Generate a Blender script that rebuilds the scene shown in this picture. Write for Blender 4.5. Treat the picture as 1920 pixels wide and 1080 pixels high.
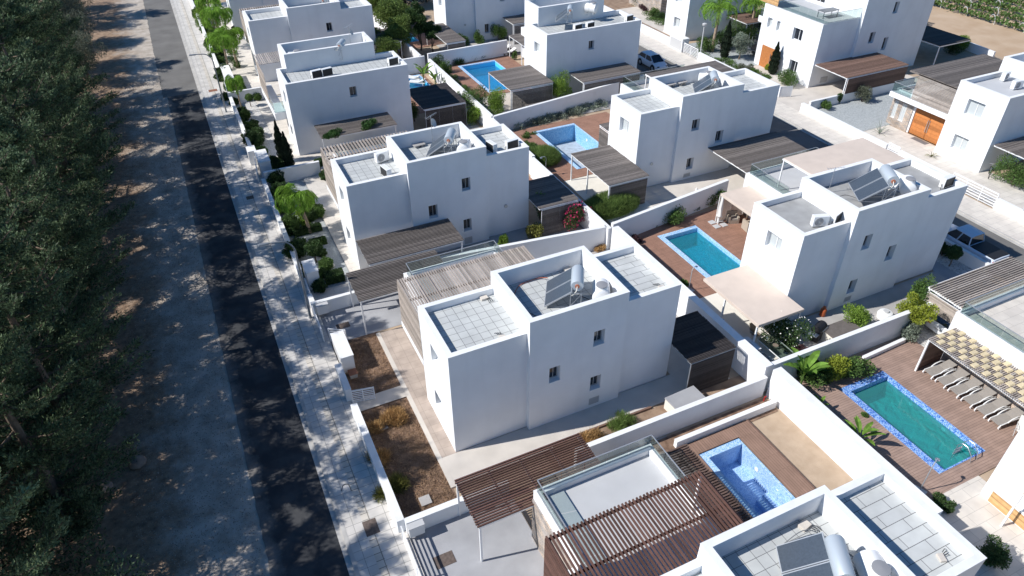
import bpy, math, random
import numpy as np
from mathutils import Vector, Matrix
R_ = math.radians
for o in list(bpy.data.objects): bpy.data.objects.remove(o)
S = bpy.context.scene
COL = S.collection
# ------------------------------------------------------------ camera, sky, sun
CAMR = Matrix(((0.90441801,-0.42657795,-0.00770206),(-0.2625656,-0.5422734,-0.79812208),(0.33628466,0.72385828,-0.60244653)))
CAMH = 30.0; CAMF = 1331.83
cam = bpy.data.objects.new('camera', bpy.data.cameras.new('camera')); COL.objects.link(cam)
cam.data.sensor_width = 36; cam.data.lens = CAMF/1920*36; cam.data.clip_end = 2000; cam.data.clip_start = .5
cx, cy, cz = CAMR[0].normalized(), -CAMR[1].normalized(), -CAMR[2].normalized()
cam.matrix_world = Matrix(((cx.x,cy.x,cz.x,0),(cx.y,cy.y,cz.y,0),(cx.z,cy.z,cz.z,CAMH),(0,0,0,1)))
S.camera = cam
SUN_EL, SUN_AZ = R_(41.5), R_(-11.5)            # light travels towards +X and slightly -Y
ld = Vector((math.cos(SUN_AZ)*math.cos(SUN_EL), math.sin(SUN_AZ)*math.cos(SUN_EL), -math.sin(SUN_EL)))
sun = bpy.data.objects.new('sun', bpy.data.lights.new('sun', 'SUN')); COL.objects.link(sun)
sun.data.energy = 5.0; sun.data.angle = R_(.5); sun.data.color = (1, .975, .94)
sun.rotation_euler = ld.to_track_quat('-Z','Y').to_euler(); sun.location = (-30, 10, 40)
W = bpy.data.worlds.new('World'); S.world = W; W.use_nodes = True
nt = W.node_tree; bg = nt.nodes['Background']
sky = nt.nodes.new('ShaderNodeTexSky'); sky.sky_type = 'NISHITA'; sky.sun_disc = False
sky.sun_elevation = SUN_EL; sky.sun_rotation = R_(270) + SUN_AZ*-1; sky.altitude = 50; sky.ozone_density = 5.0; sky.dust_density = .1
hs_ = nt.nodes.new('ShaderNodeHueSaturation'); hs_.inputs['Saturation'].default_value = 1.22; nt.links.new(sky.outputs[0], hs_.inputs['Color']); nt.links.new(hs_.outputs[0], bg.inputs[0]); bg.inputs[1].default_value = .095
S.view_settings.view_transform = 'Standard'; S.view_settings.look = 'None'; S.view_settings.exposure = 0.16; S.view_settings.gamma = 1
S.render.engine = 'CYCLES'
S.cycles.max_bounces = 6; S.cycles.transparent_max_bounces = 12; S.cycles.diffuse_bounces = 4

def P(px, py, z=0.0):
    d = CAMR.transposed() @ Vector(((px-960)/CAMF, (py-540)/CAMF, 1)); t = (z-CAMH)/d.z
    return Vector((d.x*t, d.y*t, z))

# ------------------------------------------------------------ materials
M = {}
def mat(name, col, rough=.8, var=0, scale=1.0, metal=0, bump=0, bscale=20, spec=.3, col2=None, fac2=(.45,.6), detail=6, island=0, trans=0):
    m = bpy.data.materials.new(name); m.use_nodes = True; t = m.node_tree; n = t.nodes; L = t.links
    b = n['Principled BSDF']; b.inputs['Roughness'].default_value = rough; b.inputs['Metallic'].default_value = metal
    b.inputs['Specular IOR Level'].default_value = spec
    c = (*col, 1); b.inputs['Base Color'].default_value = c
    geo = n.new('ShaderNodeNewGeometry'); out = None
    if var or col2:
        tx = n.new('ShaderNodeTexNoise'); tx.inputs['Scale'].default_value = scale; tx.inputs['Detail'].default_value = detail
        L.new(geo.outputs['Position'], tx.inputs['Vector'])
        rp = n.new('ShaderNodeValToRGB'); L.new(tx.outputs['Fac'], rp.inputs[0])
        if col2:
            rp.color_ramp.elements[0].position = fac2[0]; rp.color_ramp.elements[1].position = fac2[1]
            rp.color_ramp.elements[0].color = c; rp.color_ramp.elements[1].color = (*col2, 1)
        else:
            rp.color_ramp.elements[0].position = .3; rp.color_ramp.elements[1].position = .7
            rp.color_ramp.elements[0].color = (*[x*(1-var) for x in col], 1); rp.color_ramp.elements[1].color = (*[min(1, x*(1+var)) for x in col], 1)
        out = rp.outputs[0]
    if island:
        mx = n.new('ShaderNodeHueSaturation'); mr = n.new('ShaderNodeMapRange')
        L.new(geo.outputs['Random Per Island'], mr.inputs[0]); mr.inputs[3].default_value = 1-island; mr.inputs[4].default_value = 1+island
        L.new(mr.outputs[0], mx.inputs['Value'])
        if out: L.new(out, mx.inputs['Color'])
        else: mx.inputs['Color'].default_value = c
        out = mx.outputs[0]
    if out: L.new(out, b.inputs['Base Color'])
    if bump:
        bt = n.new('ShaderNodeTexNoise'); bt.inputs['Scale'].default_value = bscale; L.new(geo.outputs['Position'], bt.inputs['Vector'])
        bp = n.new('ShaderNodeBump'); bp.inputs['Strength'].default_value = bump; bp.inputs['Distance'].default_value = .02
        L.new(bt.outputs['Fac'], bp.inputs['Height']); L.new(bp.outputs[0], b.inputs['Normal'])
    if trans:
        tr = n.new('ShaderNodeBsdfTranslucent'); ms = n.new('ShaderNodeMixShader'); ms.inputs[0].default_value = trans
        if out: L.new(out, tr.inputs[0])
        else: tr.inputs[0].default_value = c
        L.new(b.outputs[0], ms.inputs[1]); L.new(tr.outputs[0], ms.inputs[2]); L.new(ms.outputs[0], n['Material Output'].inputs[0])
    M[name] = m; return m
def brickmat(name, c1, c2, mortar, bw, bh, mw, rot=0, offset=.5, rough=.7, noise=.15, axis=None, shift=(0,0), bump=.3):
    """brick pattern in world XY (or XZ / YZ)"""
    m = bpy.data.materials.new(name); m.use_nodes = True; t = m.node_tree; n = t.nodes; L = t.links; b = n['Principled BSDF']
    b.inputs['Roughness'].default_value = rough; b.inputs['Specular IOR Level'].default_value = .3
    geo = n.new('ShaderNodeNewGeometry'); mp = n.new('ShaderNodeMapping')
    if axis:
        sp = n.new('ShaderNodeSeparateXYZ'); cb = n.new('ShaderNodeCombineXYZ'); L.new(geo.outputs['Position'], sp.inputs[0])
        L.new(sp.outputs[axis[0]], cb.inputs[0]); L.new(sp.outputs[axis[1]], cb.inputs[1]); L.new(cb.outputs[0], mp.inputs[0])
    else: L.new(geo.outputs['Position'], mp.inputs[0])
    mp.inputs['Rotation'].default_value = (0,0,rot); mp.inputs['Location'].default_value = (shift[0], shift[1], 0)
    br = n.new('ShaderNodeTexBrick'); br.offset = offset; L.new(mp.outputs[0], br.inputs['Vector'])
    for k, v in (('Scale',1), ('Brick Width',bw), ('Row Height',bh), ('Mortar Size',mw), ('Mortar Smooth',.1), ('Bias',0)): br.inputs[k].default_value = v
    br.inputs['Color1'].default_value = (*c1,1); br.inputs['Color2'].default_value = (*c2,1); br.inputs['Mortar'].default_value = (*mortar,1)
    ns = n.new('ShaderNodeTexNoise'); ns.inputs['Scale'].default_value = 1.3; ns.inputs['Detail'].default_value = 8; L.new(geo.outputs['Position'], ns.inputs['Vector'])
    mr = n.new('ShaderNodeMapRange'); mr.inputs[1].default_value = .3; mr.inputs[2].default_value = .7; mr.inputs[3].default_value = 1-noise; mr.inputs[4].default_value = 1+noise
    L.new(ns.outputs['Fac'], mr.inputs[0]); hs = n.new('ShaderNodeHueSaturation'); L.new(mr.outputs[0], hs.inputs['Value']); L.new(br.outputs['Color'], hs.inputs['Color'])
    L.new(hs.outputs[0], b.inputs['Base Color'])
    if bump:
        bp = n.new('ShaderNodeBump'); bp.invert = True; bp.inputs['Strength'].default_value = bump; bp.inputs['Distance'].default_value = .01; L.new(br.outputs['Fac'], bp.inputs['Height']); L.new(bp.outputs[0], b.inputs['Normal'])
    M[name] = m; return m
mat('white_render', (.80,.81,.82), .9, var=.035, scale=.7, bump=.12, bscale=35)
def streaks(name, amount=.06):
    m = M[name]; n = m.node_tree.nodes; L = m.node_tree.links; b = n['Principled BSDF']; src = b.inputs['Base Color'].links[0].from_socket; geo = [q for q in n if q.type == 'NEW_GEOMETRY'][0]
    mp = n.new('ShaderNodeMapping'); mp.inputs['Scale'].default_value = (1.3,1.3,.16); L.new(geo.outputs['Position'], mp.inputs[0]); t = n.new('ShaderNodeTexNoise'); t.inputs['Scale'].default_value = 1; t.inputs['Detail'].default_value = 6; L.new(mp.outputs[0], t.inputs['Vector'])
    mr = n.new('ShaderNodeMapRange'); mr.inputs[1].default_value = .5; mr.inputs[2].default_value = .78; mr.inputs[3].default_value = 1; mr.inputs[4].default_value = 1-amount; L.new(t.outputs['Fac'], mr.inputs[0]); h = n.new('ShaderNodeHueSaturation'); L.new(mr.outputs[0], h.inputs['Value']); L.new(src, h.inputs['Color']); L.new(h.outputs[0], b.inputs['Base Color'])
streaks('white_render', .055)
mat('white_coping', (.74,.735,.72), .85, col2=(.80,.80,.79), scale=2.2, fac2=(.3,.62), bump=.2, bscale=40)
mat('white_wall', (.80,.805,.81), .9, col2=(.70,.70,.69), scale=.9, fac2=(.55,.85), bump=.15, bscale=30)
mat('white_paint', (.80,.80,.80), .4)
mat('cream', (.72,.68,.6), .8, var=.05)
mat('concrete', (.40,.38,.36), .9, var=.12, scale=.8, bump=.2)
mat('concrete_light', (.58,.53,.47), .9, var=.08, scale=.9, bump=.15)
mat('concrete_grey', (.36,.36,.37), .9, var=.14, scale=.6, bump=.2)
mat('screed', (.36,.36,.355), .85, col2=(.27,.27,.265), scale=1.2, fac2=(.35,.75), bump=.2)
mat('screed_pale', (.50,.505,.51), .85, var=.05, scale=.8)
brickmat('roof_paving', (.52,.53,.51), (.46,.47,.46), (.16,.16,.16), .5, .5, .012, offset=0, noise=.08)
brickmat('roof_paving_loose', (.54,.55,.53), (.49,.50,.49), (.14,.14,.14), 1.3, .5, .013, offset=.37, noise=.1)
brickmat('pavers', (.60,.57,.53), (.54,.51,.47), (.27,.26,.24), .8, .5, .012, offset=0, noise=.12)
brickmat('pavers_strip', (.60,.55,.48), (.55,.50,.43), (.2,.19,.17), .4, .4, .02, offset=0, noise=.14)
brickmat('patio_tiles', (.66,.61,.54), (.60,.55,.49), (.42,.39,.35), 1.2, .6, .01, offset=.5, noise=.08, bump=.1)
brickmat('red_patio', (.44,.36,.30), (.40,.33,.28), (.30,.25,.21), .6, .6, .01, offset=0, noise=.16, bump=.1)
for nm, c in (('deck_brown', (.30,.185,.135)), ('deck_red', (.33,.185,.13)), ('deck_taupe', (.36,.25,.20)), ('deck_dark',(.25,.15,.11))):
    brickmat(nm, c, tuple(x*.86 for x in c), tuple(x*.45 for x in c), 2.6, .15, .008, offset=.37, noise=.14, bump=.35)
brickmat('deck_brown_y', (.30,.19,.14), (.26,.165,.12), (.13,.08,.06), 2.6, .15, .008, rot=R_(90), offset=.37, noise=.14)
mat('asphalt_shade_toned', (.036,.038,.042), .92, col2=(.068,.068,.069), scale=.9, fac2=(.42,.66), bump=.4, bscale=60)  # same asphalt as the far road, tree shade darkened into its colour
mat('asphalt_plain', (.135,.128,.12), .92, col2=(.19,.182,.17), scale=.45, fac2=(.3,.7), bump=.4, bscale=50)

mat('kerb_stone', (.46,.44,.41), .85, var=.12, scale=1.5, bump=.2)
mat('soil', (.23,.155,.105), .98, col2=(.33,.235,.165), scale=1.6, fac2=(.35,.65), detail=10, bump=.8, bscale=14)
mat('soil_pale', (.40,.30,.21), .98, col2=(.47,.36,.26), scale=1.4, fac2=(.35,.65), detail=10, bump=.7, bscale=18)
mat('field_soil', (.44,.31,.20), .98, col2=(.52,.39,.27), scale=.35, fac2=(.35,.65), detail=10, bump=.6, bscale=6)
mat('soil_dark', (.15,.092,.062), .98, col2=(.30,.20,.14), scale=2.5, fac2=(.35,.65), detail=10, bump=.8, bscale=18)
mat('gravel_white', (.62,.60,.57), .9, col2=(.34,.33,.31), scale=9, fac2=(.48,.62), bump=1, bscale=22)
mat('gravel_grey', (.42,.44,.44), .9, col2=(.30,.32,.32), scale=8, fac2=(.4,.65), bump=.8, bscale=22)
for nm, c in (('wood_grey', (.155,.135,.122)), ('wood_pale', (.36,.31,.27)), ('wood_dark', (.115,.075,.06)), ('wood_red', (.115,.06,.046)), ('wood_brown', (.17,.105,.08)), ('wood_black', (.055,.047,.045)), ('wood_orange', (.42,.16,.05)), ('wood_oak', (.55,.33,.15))):
    mat(nm, c, .75, var=.12, scale=5.0, island=.3, bump=.2, bscale=30)
mat('bark', (.16,.12,.09), .95, var=.25, scale=5, bump=1, bscale=18)
mat('palm_bark', (.33,.25,.18), .95, var=.2, scale=7, bump=1, bscale=12)
mat('steel', (.62,.64,.66), .35, metal=.85)
mat('galv', (.50,.52,.54), .5, metal=.6, var=.06, scale=4)
mat('grey_metal', (.20,.21,.22), .5, metal=.3)
mat('lamp_metal', (.23,.25,.27), .55, metal=.3)
mat('black_plastic', (.02,.02,.022), .45)
mat('dark_void', (.012,.012,.013), .9)
mat('rubber', (.02,.02,.02), .8)
mat('plastic_white', (.78,.78,.77), .4, spec=.5)
mat('plastic_grey', (.28,.28,.29), .5)
mat('light_grey', (.50,.50,.50), .6)
mat('tank_steel', (.50,.55,.59), .42, metal=.25)
mat('copper', (.45,.17,.10), .6)
mat('orange_paint', (.42,.10,.035), .45)
mat('brick_red', (.24,.11,.07), .9, var=.15, scale=4)
mat('fabric_tan', (.62,.52,.44), .9, var=.05, scale=1.3, bump=.1)
mat('fabric_white', (.74,.72,.68), .9)
mat('fabric_taupe', (.30,.275,.25), .9, var=.06, scale=9)
mat('fabric_blue', (.16,.27,.62), .8)
mat('wicker', (.20,.16,.12), .8, var=.3, scale=25)
mat('wicker_pale', (.42,.36,.29), .8, var=.2, scale=25)
mat('car_white', (.78,.80,.82), .22, spec=.6)
mat('car_pearl', (.62,.68,.76), .22, spec=.6)
mat('tail_red', (.45,.02,.02), .3)
mat('manhole_metal', (.13,.10,.085), .8, var=.3, scale=8, bump=.6, bscale=30)
mat('roof_tile_sand', (.62,.52,.34), .8, island=.12)
mat('white_flower', (.85,.84,.80), .6)
mat('pink_flower', (.46,.03,.11), .6, island=.3)
mat('rock', (.20,.17,.145), .95, var=.2, scale=3, bump=.8, bscale=8)
mat('algae', (.24,.27,.16), .95, var=.2, scale=4)
brickmat('stone_wall_x', (.50,.40,.32), (.36,.33,.31), (.20,.18,.16), .42, .11, .012, axis=(0,2), offset=.43, noise=.35)
brickmat('stone_wall_y', (.52,.41,.32), (.36,.33,.31), (.20,.18,.16), .42, .11, .012, axis=(1,2), offset=.43, noise=.35)
def leafmat(name, col, island=.45, trans=.25, rough=.6, col2=None):
    mat(name, col, rough, var=.3, scale=.9, island=island, trans=trans, spec=.25)
leafmat('leaf_cypress', (.098,.142,.072), .65, .3); leafmat('leaf_cypress_pale', (.19,.25,.13), .5, .3)
leafmat('leaf_olive', (.15,.165,.115)); leafmat('leaf_dark', (.055,.10,.032)); leafmat('leaf_mid', (.095,.165,.042)); leafmat('leaf_bright', (.20,.31,.05), .35, .35)
leafmat('leaf_lime', (.33,.38,.05), .3, .35); leafmat('leaf_palm', (.20,.36,.045), .35, .35); leafmat('leaf_banana', (.15,.27,.04), .25, .35); leafmat('leaf_grassy', (.17,.25,.07), .45, .35); leafmat('leaf_hedge', (.14,.20,.05), .45, .3)
leafmat('leaf_pencil', (.022,.036,.02), .4, .1); leafmat('leaf_dry', (.30,.195,.12), .4, .1); leafmat('leaf_straw', (.42,.26,.11), .4, .1); leafmat('leaf_purple', (.07,.035,.04), .4, .1); leafmat('leaf_silver', (.22,.26,.20), .3, .2); leafmat('leaf_croton', (.20,.20,.05), .5, .3); leafmat('leaf_vine', (.05,.12,.03), .45, .2)
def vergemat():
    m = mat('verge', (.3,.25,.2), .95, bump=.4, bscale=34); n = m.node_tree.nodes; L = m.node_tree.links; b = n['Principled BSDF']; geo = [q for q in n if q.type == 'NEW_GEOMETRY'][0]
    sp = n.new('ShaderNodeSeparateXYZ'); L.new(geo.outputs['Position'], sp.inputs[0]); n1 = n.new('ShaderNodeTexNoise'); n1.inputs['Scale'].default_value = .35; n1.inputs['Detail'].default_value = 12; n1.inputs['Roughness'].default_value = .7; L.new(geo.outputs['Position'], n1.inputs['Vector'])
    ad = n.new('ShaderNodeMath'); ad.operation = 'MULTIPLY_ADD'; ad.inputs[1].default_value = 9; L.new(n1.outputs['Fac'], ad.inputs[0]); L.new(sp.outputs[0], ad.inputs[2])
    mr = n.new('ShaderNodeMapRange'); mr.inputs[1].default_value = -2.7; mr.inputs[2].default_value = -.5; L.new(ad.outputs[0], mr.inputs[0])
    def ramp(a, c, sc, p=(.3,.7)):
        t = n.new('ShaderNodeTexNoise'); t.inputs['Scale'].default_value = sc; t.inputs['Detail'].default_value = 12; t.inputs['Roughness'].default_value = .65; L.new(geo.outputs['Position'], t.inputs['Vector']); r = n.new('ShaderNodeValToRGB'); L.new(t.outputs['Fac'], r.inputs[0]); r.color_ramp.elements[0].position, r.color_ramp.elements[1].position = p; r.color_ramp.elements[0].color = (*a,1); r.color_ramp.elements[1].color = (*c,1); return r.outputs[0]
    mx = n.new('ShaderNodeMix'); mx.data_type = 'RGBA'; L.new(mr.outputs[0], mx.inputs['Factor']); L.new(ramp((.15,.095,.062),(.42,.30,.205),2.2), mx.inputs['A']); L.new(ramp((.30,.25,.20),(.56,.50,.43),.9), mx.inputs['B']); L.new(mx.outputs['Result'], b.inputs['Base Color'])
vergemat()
def dusty(name, x0, x1, c):
    m = M[name]; n = m.node_tree.nodes; L = m.node_tree.links; b = n['Principled BSDF']; src = b.inputs['Base Color'].links[0].from_socket; geo = [q for q in n if q.type == 'NEW_GEOMETRY'][0]
    sp = n.new('ShaderNodeSeparateXYZ'); L.new(geo.outputs['Position'], sp.inputs[0]); t = n.new('ShaderNodeTexNoise'); t.inputs['Scale'].default_value = 1.1; t.inputs['Detail'].default_value = 12; t.inputs['Roughness'].default_value = .7; L.new(geo.outputs['Position'], t.inputs['Vector'])
    ad = n.new('ShaderNodeMath'); ad.operation = 'MULTIPLY_ADD'; ad.inputs[1].default_value = -2.2; L.new(t.outputs['Fac'], ad.inputs[0]); L.new(sp.outputs[0], ad.inputs[2])
    mr = n.new('ShaderNodeMapRange'); mr.inputs[1].default_value = x0-1.1; mr.inputs[2].default_value = x1-1.1; mr.inputs[3].default_value = .75; mr.inputs[4].default_value = 0; L.new(ad.outputs[0], mr.inputs[0])
    mx = n.new('ShaderNodeMix'); mx.data_type = 'RGBA'; L.new(mr.outputs[0], mx.inputs['Factor']); L.new(src, mx.inputs['A']); mx.inputs['B'].default_value = (*c,1); L.new(mx.outputs['Result'], b.inputs['Base Color'])
dusty('asphalt_shade_toned', -2.75, -1.75, (.26,.235,.21))
def mosaic(name, cols, scale=22):
    m = bpy.data.materials.new(name); m.use_nodes = True; t = m.node_tree; n = t.nodes; L = t.links; b = n['Principled BSDF']; b.inputs['Roughness'].default_value = .3
    geo = n.new('ShaderNodeNewGeometry'); vo = n.new('ShaderNodeTexVoronoi'); vo.distance = 'CHEBYCHEV'; vo.inputs['Scale'].default_value = scale; vo.inputs['Randomness'].default_value = .25
    L.new(geo.outputs['Position'], vo.inputs['Vector']); sp = n.new('ShaderNodeSeparateColor'); L.new(vo.outputs['Color'], sp.inputs[0])
    ns = n.new('ShaderNodeTexNoise'); ns.inputs['Scale'].default_value = 5; L.new(geo.outputs['Position'], ns.inputs['Vector'])
    ma = n.new('ShaderNodeMath'); ma.operation = 'MULTIPLY_ADD'; ma.inputs[1].default_value = .55; L.new(sp.outputs[0], ma.inputs[0])
    m2 = n.new('ShaderNodeMath'); m2.operation = 'MULTIPLY'; m2.inputs[1].default_value = .5; L.new(ns.outputs['Fac'], m2.inputs[0]); L.new(m2.outputs[0], ma.inputs[2])
    rp = n.new('ShaderNodeValToRGB'); rp.color_ramp.interpolation = 'CONSTANT'; L.new(ma.outputs[0], rp.inputs[0])
    rp.color_ramp.elements[0].color = (*cols[0],1); rp.color_ramp.elements[1].color = (*cols[-1],1); rp.color_ramp.elements[1].position = .64
    for i, c in enumerate(cols[1:-1]):
        e = rp.color_ramp.elements.new(.38+.26*(i)/(len(cols)-2)); e.color = (*c,1)
    L.new(rp.outputs[0], b.inputs['Base Color']); M[name] = m
mosaic('mosaic_blue', [(.05,.13,.45),(.10,.24,.62),(.22,.42,.74),(.38,.52,.78)])
mosaic('mosaic_basin', [(.20,.36,.66),(.28,.46,.74),(.38,.56,.80),(.46,.62,.83)], 30)
mosaic('mosaic_pale', [(.22,.42,.72),(.32,.54,.80),(.45,.65,.85),(.55,.70,.85)])
mosaic('mosaic_sky', [(.15,.38,.66),(.20,.46,.72),(.28,.55,.78),(.38,.6,.8)])
mat('pool_blue_tile', (.07,.47,.60), .35, var=.12, scale=3)
mat('pool_teal_tile', (.05,.46,.45), .35, var=.03, scale=1.5)
mat('pool_sky_tile', (.10,.58,.90), .35, var=.06, scale=2)
mat('pool_dust', (.40,.45,.50), .9, var=.2, scale=2.5)
def water(name, tint, bs=3.2, st=.35):
    m = bpy.data.materials.new(name); m.use_nodes = True; t = m.node_tree; n = t.nodes; L = t.links; n.remove(n['Principled BSDF'])
    tr = n.new('ShaderNodeBsdfTransparent'); tr.inputs[0].default_value = (*tint,1); gl = n.new('ShaderNodeBsdfGlossy'); gl.inputs['Roughness'].default_value = .03
    fr = n.new('ShaderNodeFresnel'); fr.inputs[0].default_value = 1.33; mx = n.new('ShaderNodeMixShader'); df = n.new('ShaderNodeBsdfDiffuse'); df.inputs[0].default_value = (*[x*.75 for x in tint],1); m2 = n.new('ShaderNodeMixShader'); m2.inputs[0].default_value = .22
    geo = n.new('ShaderNodeNewGeometry'); bt = n.new('ShaderNodeTexNoise'); bt.inputs['Scale'].default_value = bs; bt.inputs['Detail'].default_value = 3; bt.inputs['Distortion'].default_value = 1; L.new(geo.outputs['Position'], bt.inputs['Vector'])
    bp = n.new('ShaderNodeBump'); bp.inputs['Strength'].default_value = st; bp.inputs['Distance'].default_value = .08; L.new(bt.outputs['Fac'], bp.inputs['Height'])
    for q in (fr, gl, df): L.new(bp.outputs[0], q.inputs['Normal'])
    L.new(tr.outputs[0], m2.inputs[1]); L.new(df.outputs[0], m2.inputs[2]); L.new(fr.outputs[0], mx.inputs[0]); L.new(m2.outputs[0], mx.inputs[1]); L.new(gl.outputs[0], mx.inputs[2]); L.new(mx.outputs[0], n['Material Output'].inputs[0]); M[name] = m
water('water_cyan', (.10,.82,.95), 4, .5); water('water_teal', (.19,.86,.85), 1.2, .06); water('water_sky', (.12,.78,1.0), 3, .3)
def glassmat(name, tint, k=.85, rough=.02):
    m = bpy.data.materials.new(name); m.use_nodes = True; t = m.node_tree; n = t.nodes; L = t.links; n.remove(n['Principled BSDF'])
    tr = n.new('ShaderNodeBsdfTransparent'); tr.inputs[0].default_value = (*tint,1); gl = n.new('ShaderNodeBsdfGlossy'); gl.inputs['Roughness'].default_value = rough
    lw = n.new('ShaderNodeLayerWeight'); pw = n.new('ShaderNodeMath'); pw.operation = 'POWER'; pw.inputs[1].default_value = 3.5; fr = n.new('ShaderNodeMath'); fr.operation = 'MULTIPLY_ADD'; fr.inputs[1].default_value = .7; fr.inputs[2].default_value = .05
    L.new(lw.outputs['Facing'], pw.inputs[0]); L.new(pw.outputs[0], fr.inputs[0]); mx = n.new('ShaderNodeMixShader')
    L.new(fr.outputs[0], mx.inputs[0]); L.new(tr.outputs[0], mx.inputs[1]); L.new(gl.outputs[0], mx.inputs[2]); L.new(mx.outputs[0], n['Material Output'].inputs[0]); M[name] = m
glassmat('glass_rail', (.80,.86,.85)); glassmat('glass_table', (.6,.66,.62))
mat('window_glass', (.018,.022,.03), .05, spec=.8); mat('car_glass', (.012,.016,.025), .06, spec=.7); mat('window_blind', (.50,.53,.53), .25, spec=.6)
mat('collector_glass', (.065,.08,.10), .28, var=.15, scale=14, spec=.7, bump=.3, bscale=120)

# ------------------------------------------------------------ mesh helpers
class MB:
    def __init__(s): s.v = []; s.f = []
    def face(s, pts):
        i = len(s.v); s.v += [tuple(p) for p in pts]; s.f.append(tuple(range(i, i+len(pts))))
    def box(s, x0, y0, z0, x1, y1, z1, rz=0, c=None):
        if x0 > x1: x0, x1 = x1, x0
        if y0 > y1: y0, y1 = y1, y0
        if z0 > z1: z0, z1 = z1, z0
        v = [(x0,y0,z0),(x1,y0,z0),(x1,y1,z0),(x0,y1,z0),(x0,y0,z1),(x1,y0,z1),(x1,y1,z1),(x0,y1,z1)]
        if rz:
            cx_, cy_ = c or ((x0+x1)/2, (y0+y1)/2); ca, sa = math.cos(rz), math.sin(rz)
            v = [(cx_+(a-cx_)*ca-(b-cy_)*sa, cy_+(a-cx_)*sa+(b-cy_)*ca, z) for a, b, z in v]
        s.hexa(v)
    def hexa(s, v):
        i = len(s.v); s.v += [tuple(p) for p in v]
        s.f += [tuple(i+k for k in q) for q in ((0,3,2,1),(4,5,6,7),(0,1,5,4),(1,2,6,5),(2,3,7,6),(3,0,4,7))]
    def beam(s, a, b, w, h):                       # box between two points
        a = Vector(a); b = Vector(b); d = (b-a).normalized(); u = Vector((0,0,1)) if abs(d.z) < .95 else Vector((1,0,0))
        sd = d.cross(u).normalized()*w/2; up = sd.cross(d).normalized()*h/2
        s.hexa([a-sd-up, a+sd-up, b+sd-up, b-sd-up, a-sd+up, a+sd+up, b+sd+up, b-sd+up])
    def tube(s, pts, r, n=8, caps=True):
        pts = [Vector(p) for p in pts]; rs = r if isinstance(r, (list,tuple)) else [r]*len(pts); i0 = len(s.v); prev = None
        for k, p in enumerate(pts):
            d = (pts[min(k+1,len(pts)-1)]-pts[max(k-1,0)]).normalized()
            if prev is None: prev = d.orthogonal().normalized()
            a = (prev-d*prev.dot(d)); a = a.normalized() if a.length > 1e-6 else d.orthogonal().normalized(); prev = a; b = d.cross(a)
            for j in range(n):
                t = 2*math.pi*j/n; s.v.append(tuple(p+(a*math.cos(t)+b*math.sin(t))*rs[k]))
        for k in range(len(pts)-1):
            for j in range(n): s.f.append((i0+k*n+j, i0+k*n+(j+1)%n, i0+(k+1)*n+(j+1)%n, i0+(k+1)*n+j))
        if caps: s.f.append(tuple(i0+j for j in reversed(range(n)))); s.f.append(tuple(i0+(len(pts)-1)*n+j for j in range(n)))
    def lathe(s, prof, n=20, c=(0,0,0), caps=True):
        i0 = len(s.v)
        for r, z in prof:
            for j in range(n):
                t = 2*math.pi*j/n; s.v.append((c[0]+r*math.cos(t), c[1]+r*math.sin(t), c[2]+z))
        for k in range(len(prof)-1):
            for j in range(n): s.f.append((i0+k*n+j, i0+k*n+(j+1)%n, i0+(k+1)*n+(j+1)%n, i0+(k+1)*n+j))
        if caps: s.f.append(tuple(i0+j for j in reversed(range(n)))); s.f.append(tuple(i0+(len(prof)-1)*n+j for j in range(n)))
    def patch(s, O, U, V, w, h, holes=(), D=None, depth=0):
        """rectangle O + u*U + v*V with rectangular holes (u0,u1,v0,v1); reveals of given depth along D"""
        O, U, V = Vector(O), Vector(U), Vector(V)
        us = sorted({0, w, *[q for h_ in holes for q in h_[:2] if 0 < q < w]}); vs = sorted({0, h, *[q for h_ in holes for q in h_[2:4] if 0 < q < h]})
        for a, b in zip(us, us[1:]):
            for c, d in zip(vs, vs[1:]):
                if any(q[0]-1e-6 <= a and b <= q[1]+1e-6 and q[2]-1e-6 <= c and d <= q[3]+1e-6 for q in holes): continue
                s.face([O+U*a+V*c, O+U*b+V*c, O+U*b+V*d, O+U*a+V*d])
        if depth:
            D = Vector(D)*depth
            for u0, u1, v0, v1 in holes:
                c = [O+U*u0+V*v0, O+U*u1+V*v0, O+U*u1+V*v1, O+U*u0+V*v1]
                for k in range(4): s.face([c[k], c[(k+1)%4], c[(k+1)%4]+D, c[k]+D])
    def obj(s, name, m, parent=None, world=False, smooth=False, bevel=0):
        me = bpy.data.meshes.new(name); v = s.v
        if world and parent is not None:
            o = parent
            off = Vector((0,0,0))
            while o: off += o.location; o = o.parent
            v = [(p[0]-off.x, p[1]-off.y, p[2]-off.z) for p in v]
        me.from_pydata(v, [], s.f); me.materials.append(M[m] if isinstance(m, str) else m)
        if smooth: me.shade_smooth()
        ob = bpy.data.objects.new(name, me); COL.objects.link(ob)
        if parent: ob.parent = parent
        if smooth:
            me.set_sharp_from_angle(angle=R_(40))
        if bevel:
            bv = ob.modifiers.new('bevel', 'BEVEL'); bv.width = bevel; bv.segments = 2; bv.limit_method = 'ANGLE'
        return ob
def T(name, label, cat, loc=(0,0,0), rz=0, group=None):
    o = bpy.data.objects.new(name, None); COL.objects.link(o); o.location = loc; o.rotation_euler = (0,0,rz); o.empty_display_size = .2
    o['label'] = label; o['category'] = cat
    if group: o['group'] = group
    return o
def tag(o, label, cat, group=None):
    o['label'] = label; o['category'] = cat
    if group: o['group'] = group
    return o
def struct(name, mb, m, **k):
    o = mb.obj(name, m, **k); o['kind'] = 'structure'; return o
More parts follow.
